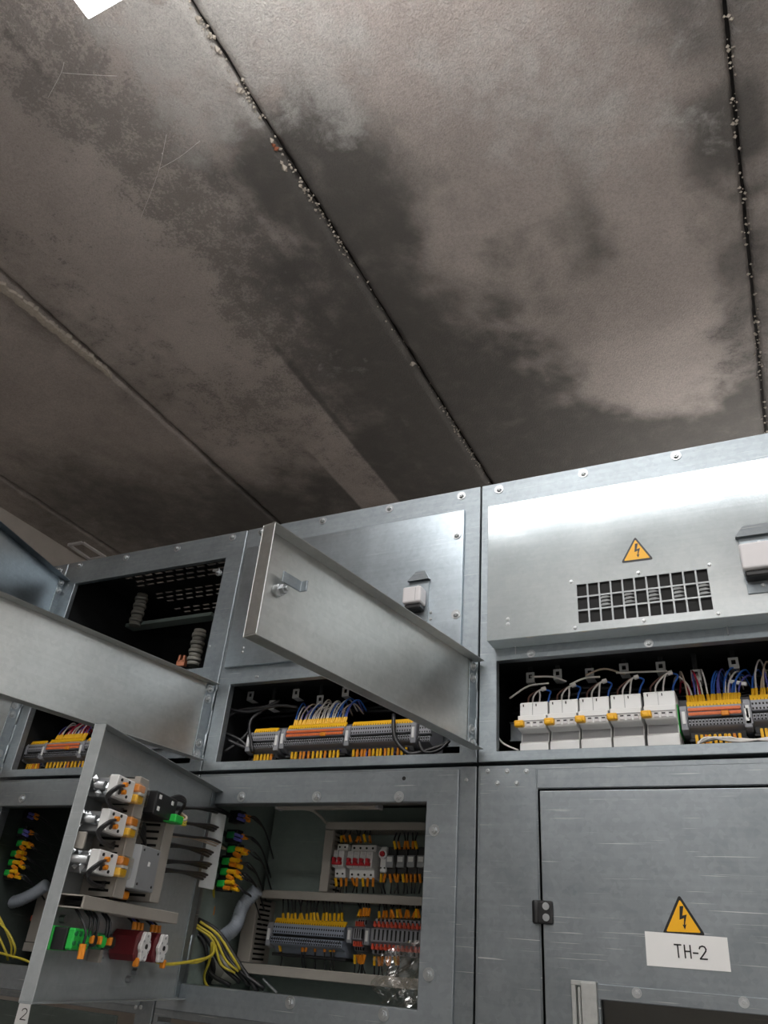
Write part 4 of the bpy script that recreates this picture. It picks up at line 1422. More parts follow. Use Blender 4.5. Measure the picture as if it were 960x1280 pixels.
# white strip lamp, unlit, below the roof of the box
a, c = at(350, 1009, 1.34), at(472, 1009, 1.34)
t = thing('strip_lamp', 'unlit pale strip lamp under the roof of the open box', 'lamp', ((a.x + c.x) / 2, 1.34, a.z))
MB().box(a.x, c.x, 1.33, 1.352, a.z - .004, a.z + .004).build('tube', 'duct_grey', t, .003, 2)
MB().box(a.x - .006, a.x, 1.33, 1.352, a.z - .005, a.z + .005).build('end_cap', 'breaker_grey', t, .001)
MB().box(c.x, c.x + .006, 1.33, 1.352, a.z - .005, a.z + .005).build('end_cap', 'breaker_grey', t, .001)
MB().box(a.x + .02, c.x - .02, 1.336, 1.348, a.z + .004, .313).build('mounting_clip', 'breaker_grey', t)
wire([at(376, 1010, 1.345), at(390, 1013, 1.38), at(400, 1020, 1.42), at(407, 1028, 1.47)], .003, 'duct_grey', 'pale cable curving down from the unlit strip lamp', 'single pale cables', n=8, name='cable')
a = at(228, 1007, 1.33)
MB().box(SEAM['A'] + .34, SEAM['A'] + .46, 1.33, 1.352, .244, .252).build('strip_lamp', 'duct_grey', None, .002)
tag(C.objects[-1], 'pale strip lamp end under the roof of the left lower box', 'lamp')


# --- red breakers
def red_breaker(pl, pr, poles, label, group):
    """front outline from the picture at device depth"""
    x0, x1, z0, z1 = px_rect(pl, pr, YDV)
    t = thing('miniature_breaker', label, 'circuit breaker', ((x0 + x1) / 2, YDV + .03, z0), group=group)
    h = z1 - z0
    prof = [(YBK - .004, z0), (YBK - .004, z1), (YDV + .014, z1), (YDV + .012, z0 + h * .80), (YDV, z0 + h * .78), (YDV - .002, z0 + h * .30), (YDV + .012, z0 + h * .27), (YDV + .014, z0)]
    MB().prism(prof, 'x', x0, x1).build('housing', 'breaker_white', t, .001)
    p = (x1 - x0) / poles
    for k in range(poles):
        xc = x0 + p * (k + .5)
        b = MB().box(xc - p * .33, xc + p * .33, YDV - .009, YDV - .001, z0 + h * .36, z0 + h * .45)
        b.box(xc - p * .22, xc + p * .22, YDV - .012, YDV - .001, z0 + h * .45, z0 + h * .56)
        b.build('toggle', 'toggle_red', t, .001)['label'] = 'red toggle'
        for zz in (z0 + h * .90, z0 + h * .12):
            MB().cyl((xc, YDV + .014, zz), (xc, YDV + .0118, zz), p * .16, 8).build('terminal_screw', 'sign_black', t)
        MB().box(xc - p * .22, xc + p * .22, YDV - .0018, YDV, z0 + h * .66, z0 + h * .74).build('rating_label', 'box_white', t)
        if k: MB().box(x0 + p * k - .0004, x0 + p * k + .0004, YDV - .0022, YDV + .001, z0 + h * .30, z0 + h * .78).build('pole_seam', 'breaker_grey', t)
    MB().box(x0 + .002, x1 - .002, YDV - .009, YDV - .0015, z0 + h * .345, z0 + h * .385).build('toggle_tie', 'toggle_red', t, .0008)
    return t


red_breaker((414, 1096), (431.5, 1053.5), 2, 'two pole breaker with red toggles left of the four pole one', 'red toggle breakers')
red_breaker((432, 1097), (467, 1055), 4, 'four pole breaker with red toggles beside the two pole one', 'red toggle breakers')
x0, x1, z0, z1 = px_rect((473, 1090), (483, 1058), YDV)
t = thing('push_button_module', 'narrow module with a round red button right of the red breakers', 'switch', ((x0 + x1) / 2, YDV + .03, z0))
MB().box(x0, x1, YDV + .004, YBK - .004, z0, z1).build('housing', 'breaker_white', t, .0015)
zc = z1 - .014
MB().cyl(((x0 + x1) / 2, YDV + .004, zc), ((x0 + x1) / 2, YDV - .001, zc), .009, 18).build('button_ring', 'box_white', t)
MB().cyl(((x0 + x1) / 2, YDV - .001, zc), ((x0 + x1) / 2, YDV - .006, zc), .0055, 16, .0045).build('button', 'toggle_red', t)
for dx in (-.004, .004):
    MB().cyl(((x0 + x1) / 2 + dx, YDV + .0045, z0 + .008), ((x0 + x1) / 2 + dx, YDV + .003, z0 + .008), .0016, 8).build('terminal_screw', 'sign_black', t)
for k, px in enumerate((487, 500.5, 513.5, 526)):
    x0, x1, z0, z1 = px_rect((px - 5.5, 1084), (px + 5, 1069), YDV)
    t = thing('auxiliary_relay', f'{ORD[k]} small grey relay right of the red button module', 'relay', ((x0 + x1) / 2, YDV + .03, z0 - .012), group='small grey relays in the box')
    MB().box(x0 - .002, x1 + .002, YDV + .010, YBK - .004, z0 - .018, z1 + .016).build('socket', 'black_plastic', t, .001)
    b = MB().box(x0, x1, YDV, YDV + .012, z0, z1).build('housing', 'psu_grey', t, .001)
    MB().box(x0 + .003, x1 - .003, YDV - .0008, YDV + .001, z1 - .012, z1 - .003).build('label_plate', 'paper_white', t)


def drop_wires(pxs, ya, yb, Y, sl, label, group, up=True, yoff=.018, seed=1, rng2=6):
    """black wires between a duct and a row of terminals; ya duct side, yb terminal side, in picture rows"""
    for i, px in enumerate(pxs):
        top, low = at(px + jit(1.0), ya, Y + yoff), at(px, yb, Y + .006)
        mid = (top + low) / 2 + Vector((jit(.004), jit(.006), 0))
        w = wire([top, mid, low], .0016, 'black_cable', f'{label}, {ORDINAL[i]} from the left', group, n=5, sub=3)
        d = (mid - low).normalized()
        if sl:
            MB().cyl(low + d * .0005, low + d * .016, .0028, 6).build('ferrule_sleeve', sl if i % 5 else 'marker_yellow', w)


def lin(a, b, n): return [a + (b - a) * (i + .5) / n for i in range(n)]


drop_wires(lin(352, 430, 16), 1124, 1152, YDV, 'marker_yellow', 'wire above the yellow marker row', 'wires above the yellow terminal row')
drop_wires(lin(446, 462, 5), 1128, 1146, YDV, 'ferrule_orange', 'sleeved wire above the small red row', 'wires above the small red row')
drop_wires(lin(472, 527, 12), 1130, 1148, YDV, 'ferrule_orange', 'sleeved wire above the long red row', 'wires above the long red row')
drop_wires((349, 379, 384, 394, 406, 412, 418), 1217, 1178, YDV, 'ferrule_orange', 'black wire hanging down from the yellow terminal row', 'wires under the yellow terminal row')
drop_wires(lin(442, 458, 5), 1220, 1193, YDV, 'ferrule_orange', 'black wire hanging under the small red row', 'wires under the small red row')
drop_wires(lin(466, 500, 7), 1224, 1195, YDV, 'ferrule_orange', 'black wire hanging under the long red row', 'wires under the long red row')
drop_wires(lin(416, 470, 8), 1116, 1097, YDV, 'ferrule_orange', 'sleeved wire below the red breakers', 'wires below the red breakers')
drop_wires(lin(474, 527, 10), 1117, 1092, YDV, 'ferrule_orange', 'sleeved wire below the small grey relays', 'wires below the grey relays')
drop_wires(lin(424, 466, 7), 1038, 1053, YDV, 'ferrule_orange', 'sleeved wire above the red breakers', 'wires above the red breakers')
drop_wires(lin(492, 524, 6), 1041, 1062, YDV, 'ferrule_orange', 'sleeved wire above the small grey relays', 'wires above the grey relays')


# --- terminal rows of the box
def ring_row(pl, pr, label):
    """row with red levers along its upper and lower edge"""
    x0, x1, z0, z1 = px_rect(pl, pr, YDV)
    h = z1 - z0
    t = thing('lever_terminal_row', label, 'terminal block', ((x0 + x1) / 2, YDV + .03, z0), group='terminal rows with red levers')
    prof = [(YBK - .003, z0), (YBK - .003, z1), (YDV + .010, z1), (YDV + .006, z0 + h * .74), (YDV - .004, z0 + h * .70), (YDV - .006, z0 + h * .34), (YDV + .002, z0 + h * .30), (YDV + .008, z0)]
    MB().prism(prof, 'x', x0, x1).build('terminal_body', 'terminal_grey', t, .0008)
    n = max(4, int(round((x1 - x0) / .0085)))
    p = (x1 - x0) / n
    j = MB()
    for i in range(n):
        x = x0 + p * (i + .5)
        for zz, yy in ((z0 + h * .80, YDV + .004), (z0 + h * .17, YDV + .002)):
            b = MB().cyl((x, yy + .004, zz), (x, yy - .004, zz), p * .40, 8)
            b.box(x - p * .16, x + p * .16, yy - .006, yy, zz - .002, zz + .0065)
            b.build('lever', 'lever_red', t)['label'] = 'red lever'
        j.box(x + p * .32, x + p * .62, YDV - .0065, YDV - .002, z0 + h * .38, z0 + h * .68)
        j.box(x + p * .34, x + p * .60, YDV + .006, YDV + .010, z0 + h * .84, z0 + h * .98)
        j.box(x + p * .34, x + p * .60, YDV + .002, YDV + .009, z0 + h * .02, z0 + h * .12)
    o = j.build('clamp_joint', 'slot_black', t); o['kind'] = 'stuff'
    e = MB().box(x0 - .012, x0 - .001, YDV - .008, YBK - .003, z0 + h * .22, z0 + h * .70).build('end_bracket', 'terminal_grey', t, .001)
    MB().box(x0 - .009, x0 - .004, YDV - .0095, YDV - .0075, z0 + h * .32, z0 + h * .62).build('bracket_label', 'paper_white', e)


ztop = at(390, 1151, YDV).z
xa, xb = at(342, 1160, YDV).x, at(431, 1160, YDV).x
terminal_row(xa, xb, ztop, YDV, 'long grey terminal row with yellow markers low in the open box', False, True, 'terminal_blue', (True, False))
ring_row((441, 1188), (455.5, 1149), 'short terminal row with red levers right of the yellow marker row')
ring_row((463, 1192), (530, 1151), 'long terminal row with red levers at the right of the open box')
rail(xa - .01, xR, ztop - .03, YBK - .004, 'metal rail behind the terminal rows of the open box')
rail(xu + .01, xR, at(440, 1076, YDV).z, YBK - .004, 'metal rail behind the red breakers')

# the left box shows a little of the same row through the gap beside the door
xl = SEAM['A'] + .052 + .018
for zq in (.062, .088):
    x = at(48, 1130, YDV).x
b = thing('lever_terminal_row', 'glimpse of red terminal levers in the left lower cabinet', 'terminal block', at(50, 1152, YDV + .02))
for k, p in enumerate(((51, 1127), (43, 1148), (52, 1144))):
    a = at(*p, YDV + .02)
    MB().box(a.x - .010, a.x + .012, YDV + .015, YDV + .03, a.z - .006, a.z + .006).build('lever', 'lever_red', b, .001)
a = at(50, 1150, YDV + .02)
MB().box(a.x - .006, a.x + .06, YDV + .03, YBK, a.z - .02, a.z + .03).build('terminal_body', 'terminal_grey', b, .001)

# --- cable plate and plug connectors at the left wall of the box
xw = -1.008
P = [at(281, 1020, 1.0), None]


def on_x(px, py, X):
    r = ray(px, py); return r * (X / r.x)


for s_, key in ((0, 'B'), (-.6, 'A')):
    q = [on_x(228, 1012, xw), on_x(283, 1022, xw), on_x(270, 1113, xw), on_x(212, 1110, xw)]
    y0, y1 = q[0].y, q[1].y
    zt, zb = q[1].z + .008, q[2].z
    if key == 'B':
        b = MB().box(xw + s_ - .0015, xw + s_, YF - .075, y1, zb, zt - .004)
        b.build('cable_plate', 'zinc_pale', lowB, .001)
YCN = 1.375


def connector(px, py, kind, label):
    c = at(px, py, YCN)
    t = thing('plug_connector', label, 'connector', c, group='plug connectors of the relay door cables')
    green = kind in 'g'
    MB().box(c.x - .018, c.x + .001, YCN - .010, YCN + .012, c.z - .0055, c.z + .0075).build('socket', 'green_dark' if not green else 'green_plastic', t, .002) if green or py > 1030 else None
    MB().box(c.x - .022, c.x + .006, YCN - .006, YCN + .016, c.z - .012, c.z + .012).build('flange', 'black_plastic', t, .0015)
    for k in range(4):
        y = YCN - .010 + .008 * (k % 2); z = c.z - .005 + .007 * (k // 2) + jit(.002)
        mt = ('marker_yellow' if k % 3 else 'ferrule_orange') if kind == 'g' else ('ferrule_orange' if k % 2 else 'wire_violet')
        x = c.x + .004 + .010 * (k % 2) + jit(.002)
        MB().cyl((x, y, z), (x + .017 + jit(.004), y - .002, z - .003 + jit(.003)), .0044 if kind == 'g' else .0032, 7).build('ferrule_sleeve', mt, t)
    return c, t


CON = []
for k, (px, py, kind) in enumerate(((299, 1021, 'b'), (295, 1045, 'b'), (296, 1063, 'g'), (289, 1078, 'g'), (287, 1091, 'g'), (283, 1106, 'g'))):
    c, t = connector(px, py, kind, f'{ORD[k] if k < 5 else "lowest"} {"black" if kind == "b" else "green"} plug connector from the top beside the pale cable plate')
    CON.append(c)
    d = dup(t, (-.612, 0, .004), f'{ORD[k] if k < 5 else "lowest"} {"black" if kind == "b" else "green"} plug connector from the top at the left edge of the picture')
    for i in range(3):
        wire([(c.x + .026, YCN - .006 + .005 * i, c.z), (c.x + .040, YCN + .004 * i, c.z - .006 + jit(.006)), (c.x + .036, YCN + .05, c.z - .02), (c.x + .005, YCN + .14, c.z - .06)], .0016,
             'black_cable', f'{ORD[i]} thin black wire behind the {ORD[k] if k < 5 else "lowest"} plug connector', 'black wires behind the plug connectors')
        wire([(c.x - .586, YCN - .006 + .005 * i, c.z), (c.x - .572, YCN + .004 * i, c.z - .006 + jit(.006)), (c.x - .576, YCN + .05, c.z - .02), (c.x - .607, YCN + .14, c.z - .06)], .0016,
             'black_cable', f'{ORD[i]} thin black wire behind the {ORD[k] if k < 5 else "lowest"} left edge plug connector', 'black wires behind the left edge connectors')

# bundled yellow-green wires, hose, cable gland
Yh = 1.42
for pts, lb in (([(322, 1112), (304, 1132), (294, 1158), (278, 1172)], 'grey ribbed hose curving down beside the plug connectors'),
                ([(58, 1106), (40, 1118), (18, 1127), (-12, 1128)], 'grey ribbed hose at the left edge below the plug connectors')):
    o = MB().tube([at(*p, Yh) for p in pts], .014, 12, 22, rfun=lambda t: .0132 + .0012 * math.sin(t * 2 * math.pi * 26)).build('ribbed_hose', 'hose_grey')
    tag(o, lb, 'hose', 'grey ribbed hoses')
    a, c = at(*pts[-1], Yh), at(*pts[-2], Yh)
    d = (a - c).normalized()
    MB().cyl(a - d * .004, a + d * .016, .018, 8).cyl(a + d * .016, a + d * .022, .014, 12).build('hose_nut', 'psu_grey', o)
YG = [[(250, 1152), (272, 1168), (290, 1195), (300, 1212)], [(246, 1156), (268, 1172), (282, 1200), (298, 1214)], [(244, 1158), (266, 1175), (276, 1205), (294, 1216)],
      [(228, 1204), (250, 1202), (268, 1190), (266, 1180)], [(265, 1178), (262, 1200), (255, 1222), (262, 1238)]]
for k, pts in enumerate(YG):
    wire([at(*p, 1.33 + .02 * i) for i, p in enumerate(pts)], .0024, 'wire_yellow_green',
         ['outer', 'middle', 'inner', 'low sideways', 'thin hanging'][k] + ' yellow-green wire in the bunch beside the relay door foot', 'yellow-green earth wires', n=7)
for k, pts in enumerate(([(-4, 1140), (6, 1160), (14, 1180), (14, 1196)], [(-4, 1150), (10, 1165), (19, 1185), (16, 1198)], [(-6, 1160), (2, 1178), (8, 1192), (10, 1200)], [(-4, 1190), (10, 1194), (28, 1199), (40, 1204)])):
    wire([at(*p, 1.34 + .01 * i) for i, p in enumerate(pts)], .0024, 'wire_yellow_green', ['right', 'outermost', 'short left', 'low flat'][k] + ' yellow-green wire at the left edge of the picture', 'yellow-green earth wires at the left edge', n=7)
for k, pts in enumerate(([(236, 1150), (262, 1166), (284, 1200), (312, 1232)], [(240, 1148), (268, 1168), (290, 1205), (330, 1236)], [(238, 1153), (258, 1172), (276, 1205), (300, 1228)],
                         [(242, 1146), (272, 1164), (296, 1200), (322, 1240)], [(236, 1158), (256, 1180), (262, 1215), (288, 1232)])):
    wire([at(*p, 1.35 + .02 * i) for i, p in enumerate(pts)], .0040, 'black_cable', f'{ORD[k]} thick black cable in the bunch under the relay door duct', 'thick black cables at the relay door foot', n=8, name='cable')
a = at(254, 1213, 1.42)
o = MB().cyl((a.x, 1.40, a.z), (a.x, 1.47, a.z), .030, 20).build('cable_grommet', 'black_plastic', None, .004)
tag(o, 'fat black round cable grommet beside the relay door foot', 'grommet')
a = at(280, 1212, 1.45)
o = MB().cyl((a.x, 1.42, a.z), (a.x, 1.48, a.z), .026, 18).build('cable_sleeve', 'insulator', None, .004)
tag(o, 'short dull cable sleeve among the earth wires', 'cable sleeve')
a = at(265, 1141, 1.40)
o = MB().cyl((a.x, 1.40, a.z), (a.x + .001, 1.402, a.z), .011, 16).build('cable_tag', 'ferrule_orange')
o.scale = (.75, 1, 1.35)
tag(o, 'oval orange cable tag hanging from a yellow-green wire', 'tag')
o = wire([at(236, 1093, 1.30), at(255, 1095, 1.32), at(266, 1103, 1.36), at(267, 1128, 1.40)], .0026, 'wire_yellow_green', 'yellow-green wire bending down to the oval orange tag', 'single earth wires', n=7)
a = at(271, 1162, 1.46)
for k in range(4):
    b = at(262 + k * 7, 1160 + (k % 2) * 2, 1.46)
    o = MB().cyl((b.x, 1.44, b.z), (b.x, 1.46, b.z), .008, 6).cyl((b.x, 1.43, b.z), (b.x, 1.44, b.z), .005, 10).build('gland_nut', 'zinc_bolt')
    tag(o, f'{ORD[k]} shiny metal gland nut from the left behind the earth wires', 'nut', 'shiny gland nuts')
for p, q in (((329, 1224), (346, 1241)),):
    a, c = at(*p, 1.37), at(*q, 1.37)
    o = MB().cyl(a, c, .0022, 8).build('threaded_rod', 'zinc_bolt')
    tag(o, 'thin metal rod lying on the floor of the open box', 'rod')

# ribbed grey cover lying in the bottom of the box
t = thing('ribbed_cover', 'dark ribbed cover lying flat on the floor of the open box', 'cover', at(430, 1245, 1.45))
q = [at(372, 1238, 1.50), at(476, 1246, 1.50), at(474, 1254, 1.40), at(376, 1250, 1.40)]
b = MB()
zz = -.084
n = 34
for k in range(n):
    u0, u1 = k / n, (k + .62) / n
    x0_, x1_ = -.98 + .30 * u0, -.98 + .30 * u1
    b.box(x0_, x1_, 1.40, 1.50, -.078, -.072 + .000)
b.build('ribs', 'psu_grey', t)['kind'] = 'stuff'
MB().box(-.985, -.68, 1.395, 1.505, -.084, -.078).build('sheet', 'zinc_dull', t, .001)

# crumpled clear film over the right lower corner of the box
nx, nz = 26, 30
x0_, x1_, z0_, z1_ = -.655, -.556, -.044, .050
vs = []
for i in range(nx):
    for j in range(nz):
        u, v = i / (nx - 1), j / (nz - 1)
        x = x0_ + (x1_ - x0_) * u + .012 * math.sin(v * 9 + 1) * (1 - u)
        z = z0_ + (z1_ - z0_) * v * (1 - .35 * (1 - u) ** 2)
        y = 1.300 + .03 * (1 - u) + .005 * math.sin(9 * u + 5 * v) + .0025 * math.sin(21 * v - 11 * u) + .002 * math.sin(26 * u + 17 * v) + random.uniform(-.0004, .0004)
        vs.append((x, y, z))
fs = [(i * nz + j, (i + 1) * nz + j, (i + 1) * nz + j + 1, i * nz + j + 1) for i in range(nx - 1) for j in range(nz - 1)]
o = MB().add(vs, fs).build('plastic_film', 'clear_film')
tag(o, 'crumpled clear plastic film across the lower right corner of the open box', 'film')

# ------------------------------------------------------------------ the relay door, swung out of box B
HINGE = Vector((-1.012, YF - .004, -.068))
ANG = math.atan2(-.968, .25)
rd, RM = tray_door(lowB, HINGE, ANG, .472, .350, .018, 'zinc_relay', 0, 'relay_door', 'swung-out door carrying relays and ducts')
DZ = HINGE.z


def dthing(name, label, cat, u, d, z, group=None):
    return thing(name, label, cat, RM @ Vector((u, d, z - DZ)), ANG, group)


def dmb():
    """door builder: u along the door, d off its inner face, z relative to the camera"""
    return MB(RM @ Matrix.Translation((0, 0, -DZ)))


def dp(u, d, z): return RM @ Vector((u, d, z - DZ))


# relays in white sockets with clear covers
def plug_relay(zc, label, u0=.385, u1=.470, z_h=.0145):
    t = dthing('plug_relay', label, 'relay', (u0 + u1) / 2, 0, zc - z_h, 'orange plug-in relays on the door')
    dmb().box(u0 + .014, u1 - .020, .002, .044, zc - z_h + .001, zc + z_h - .001).build('base', 'psu_grey', t, .001)
    dmb().box(u0 + .034, u1, .044, .058, zc - z_h, zc + z_h).build('socket', 'breaker_white', t, .0015)
    for k in range(2):
        z = zc + (.0076 if k == 0 else -.0072)
        dmb().box(u0 + .011, u0 + .033, .044, .064, z - .0055, z + .0055).build('coil', 'ferrule_orange' if k == 0 else 'marker_yellow', t, .002)
    dmb().box(u0 + .014, u0 + .028, .047, .0655, zc - .0016, zc + .0018).build('contact_bridge', 'breaker_white', t)
    dmb().box(u0, u0 + .0335, .042, .066, zc - z_h, zc + z_h).build('clear_cover', 'clear_cover', t, .002)['label'] = 'clear cover'
    dmb().box(u0 - .010, u0, .004, .046, zc - z_h, zc + z_h).build('retaining_clip', 'psu_grey', t, .001)
    for (uu, zz, mt) in ((u1 - .010, zc + .009, 'sign_black'), (u1 - .010, zc - .009, 'sign_black'), (u1 - .032, zc + .010, 'sign_black'), (u1 - .032, zc - .010, 'sign_black'),
                         (u1 - .018, zc + .004, 'ferrule_orange'), (u1 - .018, zc - .006, 'ferrule_orange')):
        a, c = dp(uu, .0575, zz), dp(uu, .0595 if mt == 'sign_black' else .064, zz)
        MB().cyl(a, c, .0022 if mt == 'sign_black' else .0034, 8).build('terminal_screw' if mt == 'sign_black' else 'ferrule_sleeve', mt, t)
    return t


RZS = (.196, .150, .098)
for k, z in enumerate(RZS):
    plug_relay(z, ['top plug-in relay with a clear cover and orange coil', 'middle plug-in relay with a clear cover and orange coil', 'lowest plug-in relay with a clear cover beside the shiny metal bundle'][k])
    for i in range(3):
        mt = 'black_cable'
        wire([dp(.452 + .004 * i, .060, z + .003 - .006 * i), dp(.478 - .003 * i, .064, z - .004), dp(.482 - .002 * i, .054, z - .017 - .002 * i), dp(.452 - .01 * i, .046, z - .027), dp(.400, .036, z - .028 + .004 * i)], .0020, mt,
             f'{ORD[i]} black wire looping under the {["top", "middle", "lowest"][k]} plug-in relay', 'black wires of the plug-in relays')
    for i in range(2):
        a = dp(.512 + .006 * i, .012, z + .006 - .008 * i)
        o = MB().cyl(a, dp(.535 + .004 * i, .012, z + .006 - .008 * i), .0055, 12).build('push_button_stem', 'zinc_bolt') if False else None
    # metal pushbutton bodies that come through the sheet beside each relay
    t = dthing('lamp_body', f'shiny crinkled metal lamp body beside the {["top", "middle", "lowest"][k]} relay', 'indicator lamp', .450, 0, z - .012, 'shiny lamp bodies on the door')
    n = 3 if k == 2 else 2
    for i in range(n):
        MB().cyl(dp(.452 + .007 * i, .001, z + .001), dp(.452 + .007 * i, .042 if k == 2 else .034, z + .001), .0078 - .001 * i, 10, .006).build('barrel', 'zinc_bolt', t)
    b = MB()
    for i in range(26 if k == 2 else 10):
        crumb(b, dp(.448 + random.uniform(0, .018), random.uniform(.004, .048), z + random.uniform(-.011, .012)), random.uniform(.003, .006))
    b.build('crinkled_foil', 'zinc_bolt', t)['kind'] = 'stuff'
dmb().box(.458, .463, .002, .026, .112, .134).build('bracket_tab', 'duct_grey', rd, .001)


def door_duct(u0, u1, z0, z1, depth, label, vertical=True, open_end=False):
    t = dthing('wiring_duct', label, 'cable duct', (u0 + u1) / 2, 0, z0, 'grey wiring ducts on the relay door')
    e = .0016
    w = dmb()
    if vertical:
        dmb().box(u0, u1, depth - .003, depth, z0, z1).build('cover', 'duct_grey', t, .001)
        n = int((z1 - z0) / .0095); p = (z1 - z0) / n
        for uu in (u0 + .001, u1 - .001 - e):
            w.box(uu, uu + e, .0005, .012, z0, z1); w.box(uu, uu + e, depth - .010, depth - .003, z0, z1)
            for i in range(n):
                w.box(uu, uu + e, .012, depth - .010, z0 + p * i, z0 + p * (i + .62))
        w.box(u0 + .003, u1 - .003, .0005, .002, z0, z1)
        o = w.build('slotted_wall', 'duct_grey', t); o['kind'] = 'stuff'
        dmb().box(u0 + .004, u1 - .004, .002, depth - .012, z0 + .001, z1 - .001).build('packed_wires', 'slot_black', t)
    else:
        dmb().box(u0, u1, depth - .003, depth, z0, z1).build('cover', 'duct_grey', t, .0008)
        w.box(u0, u1, .0005, .002, z0, z1); w.box(u0, u1, .002, depth - .003, z1 - e, z1); w.box(u0, u1, .002, depth - .003, z0, z0 + e)
        w.build('channel', 'duct_grey', t)
        dmb().box(u0 + .002, u1 - .020, .010, depth - .012, z0 + .004, z1 - .006).build('packed_wires', 'slot_black', t)
    return t


door_duct(.372, .401, .060, .223, .054, 'tall slotted grey duct right of the plug-in relays')
door_duct(.250, .281, .064, .196, .050, 'tall slotted grey duct at the hinge side of the door')
door_duct(.170, .466, .0405, .0565, .050, 'grey duct lying across the door with its open end showing', False)

# power supply between the ducts
t = dthing('power_supply', 'flat grey metal power supply between the two upright ducts', 'power supply', .345, 0, .074)
dmb().prism([(.298, .004), (.298, .060), (.360, .060), (.374, .046), (.374, .004)], 'z', .075, .134).build('case', 'psu_grey', t, .0012)
dmb().box(.326, .332, .0598, .0606, .108, .114).build('label_plate', 'paper_white', t)
for i, (uu, zz) in enumerate(((.307, .128), (.353, .128), (.307, .082), (.353, .082))):
    MB().cyl(dp(uu, .0598, zz), dp(uu, .0610, zz), .0018, 8).build('case_screw', 'sign_black', t)
for i in range(4):
    uu = .380 - .008 * i
    w = wire([dp(uu, .030, .134), dp(uu - .002, .034, .150), dp(uu - .020, .040, .158 + .003 * i), dp(.300, .028, .146 + .002 * i), dp(.282, .026, .132)], .0022, 'black_cable', f'{ORD[i]} black wire arching over the top of the power supply', 'black wires over the power supply')
    MB().cyl(dp(uu, .030, .134), dp(uu - .001, .032, .144), .0036, 8).build('ferrule_sleeve', 'ferrule_orange', w)
t = dthing('terminal_plug', 'small orange and dark terminal plug under the power supply', 'terminal block', .352, 0, .058)
dmb().box(.322, .380, .004, .034, .059, .0745).build('plug_body', 'sign_black', t, .001)
dmb().box(.340, .358, .034, .046, .061, .072).build('plug_key', 'ferrule_orange', t, .002)

# black monitoring relay with a green plug
t = dthing('monitoring_relay', 'black box relay with white labels and a green plug at the top of the door', 'relay', .335, 0, .176)
dmb().prism([(.270, .004), (.270, .048), (.290, .066), (.362, .066), (.362, .004)], 'z', .178, .211).build('case', 'black_plastic', t, .0015)
for (uu, zz) in ((.350, .204), (.350, .187), (.306, .203)):
    dmb().box(uu - .0035, uu + .0035, .0655, .0668, zz - .003, zz + .003).build('label_plate', 'paper_white', t)
g = dmb().box(.276, .304, .054, .076, .176, .188).build('green_plug', 'green_plastic', t, .0015); g['label'] = 'green plug'
for i in range(3):
    wire([dp(.292, .066, .182 + .002 * i), dp(.270, .072, .178 + .003 * i), dp(.246, .066, .182 + .005 * i), dp(.236, .050, .194 + .003 * i)], .0022, ['wire_yellow_green', 'wire_yellow_green', 'wire_cream'][i],
         ['lower yellow', 'upper yellow', 'cream'][i] + ' wire curving right from the green plug', 'wires of the green plug', n=7)
for i in range(3):
    wire([dp(.300, .050, .207 + .001 * i), dp(.275, .060, .214 + .003 * i), dp(.250, .060, .212 + .002 * i), dp(.240, .048, .198)], .0026, 'black_cable', f'{ORD[i]} black wire looping above the green plug', 'black wires above the green plug', n=7)
# cable ties on the loop
# cables across to the plug connectors
for k, c in enumerate(CON):
    z0 = (.203, .180, .160, .146, .120, .108)[k]
    n = 3
    for i in range(n):
        mt = 'black_cable' if not (k == 2 and i < 2) else 'wire_cream'
        a = dp(.252 if k else .240, .030 + .004 * i, z0 + .003 * i)
        e = c + Vector((-.024, -.004 + .004 * i, .002 * i))
        m1 = a * .66 + e * .34 + Vector((.006, -.004, .007 - .002 * i)); m2 = a * .30 + e * .70 + Vector((.004, -.003, .004 + .002 * i))
        nm = ORD[k] if k < 5 else 'lowest'
        wire([a, m1, m2, e], .0023 if mt == 'black_cable' else .0015, mt, f'{["back", "middle", "front"][i]} {"cream" if mt != "black_cable" else "black"} cable running from the door duct to the {nm} plug connector', f'cables to the {nm} plug connector', n=7, name='cable')

# lower row on the door: green terminals, black keys, maroon sockets
t = dthing('earth_terminal_block', 'bright green terminal block at the free edge of the door', 'terminal block', .460, 0, -.008)
dmb().box(.420, .466, .001, .017, -.009, .019).build('green_base', 'green_plastic', t, .001)
dmb().box(.422, .464, .017, .036, -.008, .018).build('black_housing', 'black_plastic', t, .001)
b = dmb().box(.420, .462, .036, .046, -.007, .018)
b.build('green_front', 'green_plastic', t, .002)
for i in range(4):
    uu = .425 + .011 * i
    for zz in (.012, .001):
        MB().cyl(dp(uu, .0455, zz), dp(uu, .0475, zz), .0030, 8).build('terminal_screw', 'green_dark', t)
for (u0, u1, mt, lb) in ((.400, .416, 'black_plastic', 'black terminal right of the bright green block'), (.372, .394, 'green_dark', 'dark green terminal between two black ones'), (.348, .366, 'black_plastic', 'black terminal left of the maroon sockets')):
    t = dthing('key_terminal', lb, 'terminal block', (u0 + u1) / 2, 0, -.004, 'small terminals in the lower row of the door')
    dmb().box(u0, u1, .002, .040, -.004, .016).build('housing', mt, t, .002)
    a = (u0 + u1) / 2
    MB().cyl(dp(a, .040, .006), dp(a, .046, .006), .0075, 14).build('screw_cap', 'green_plastic' if mt == 'green_dark' else 'sign_black', t)
    dmb().box(u1 - .004, u1 + .002, .036, .048, .002, .012).build('ferrule_sleeve', 'ferrule_orange', t, .001)
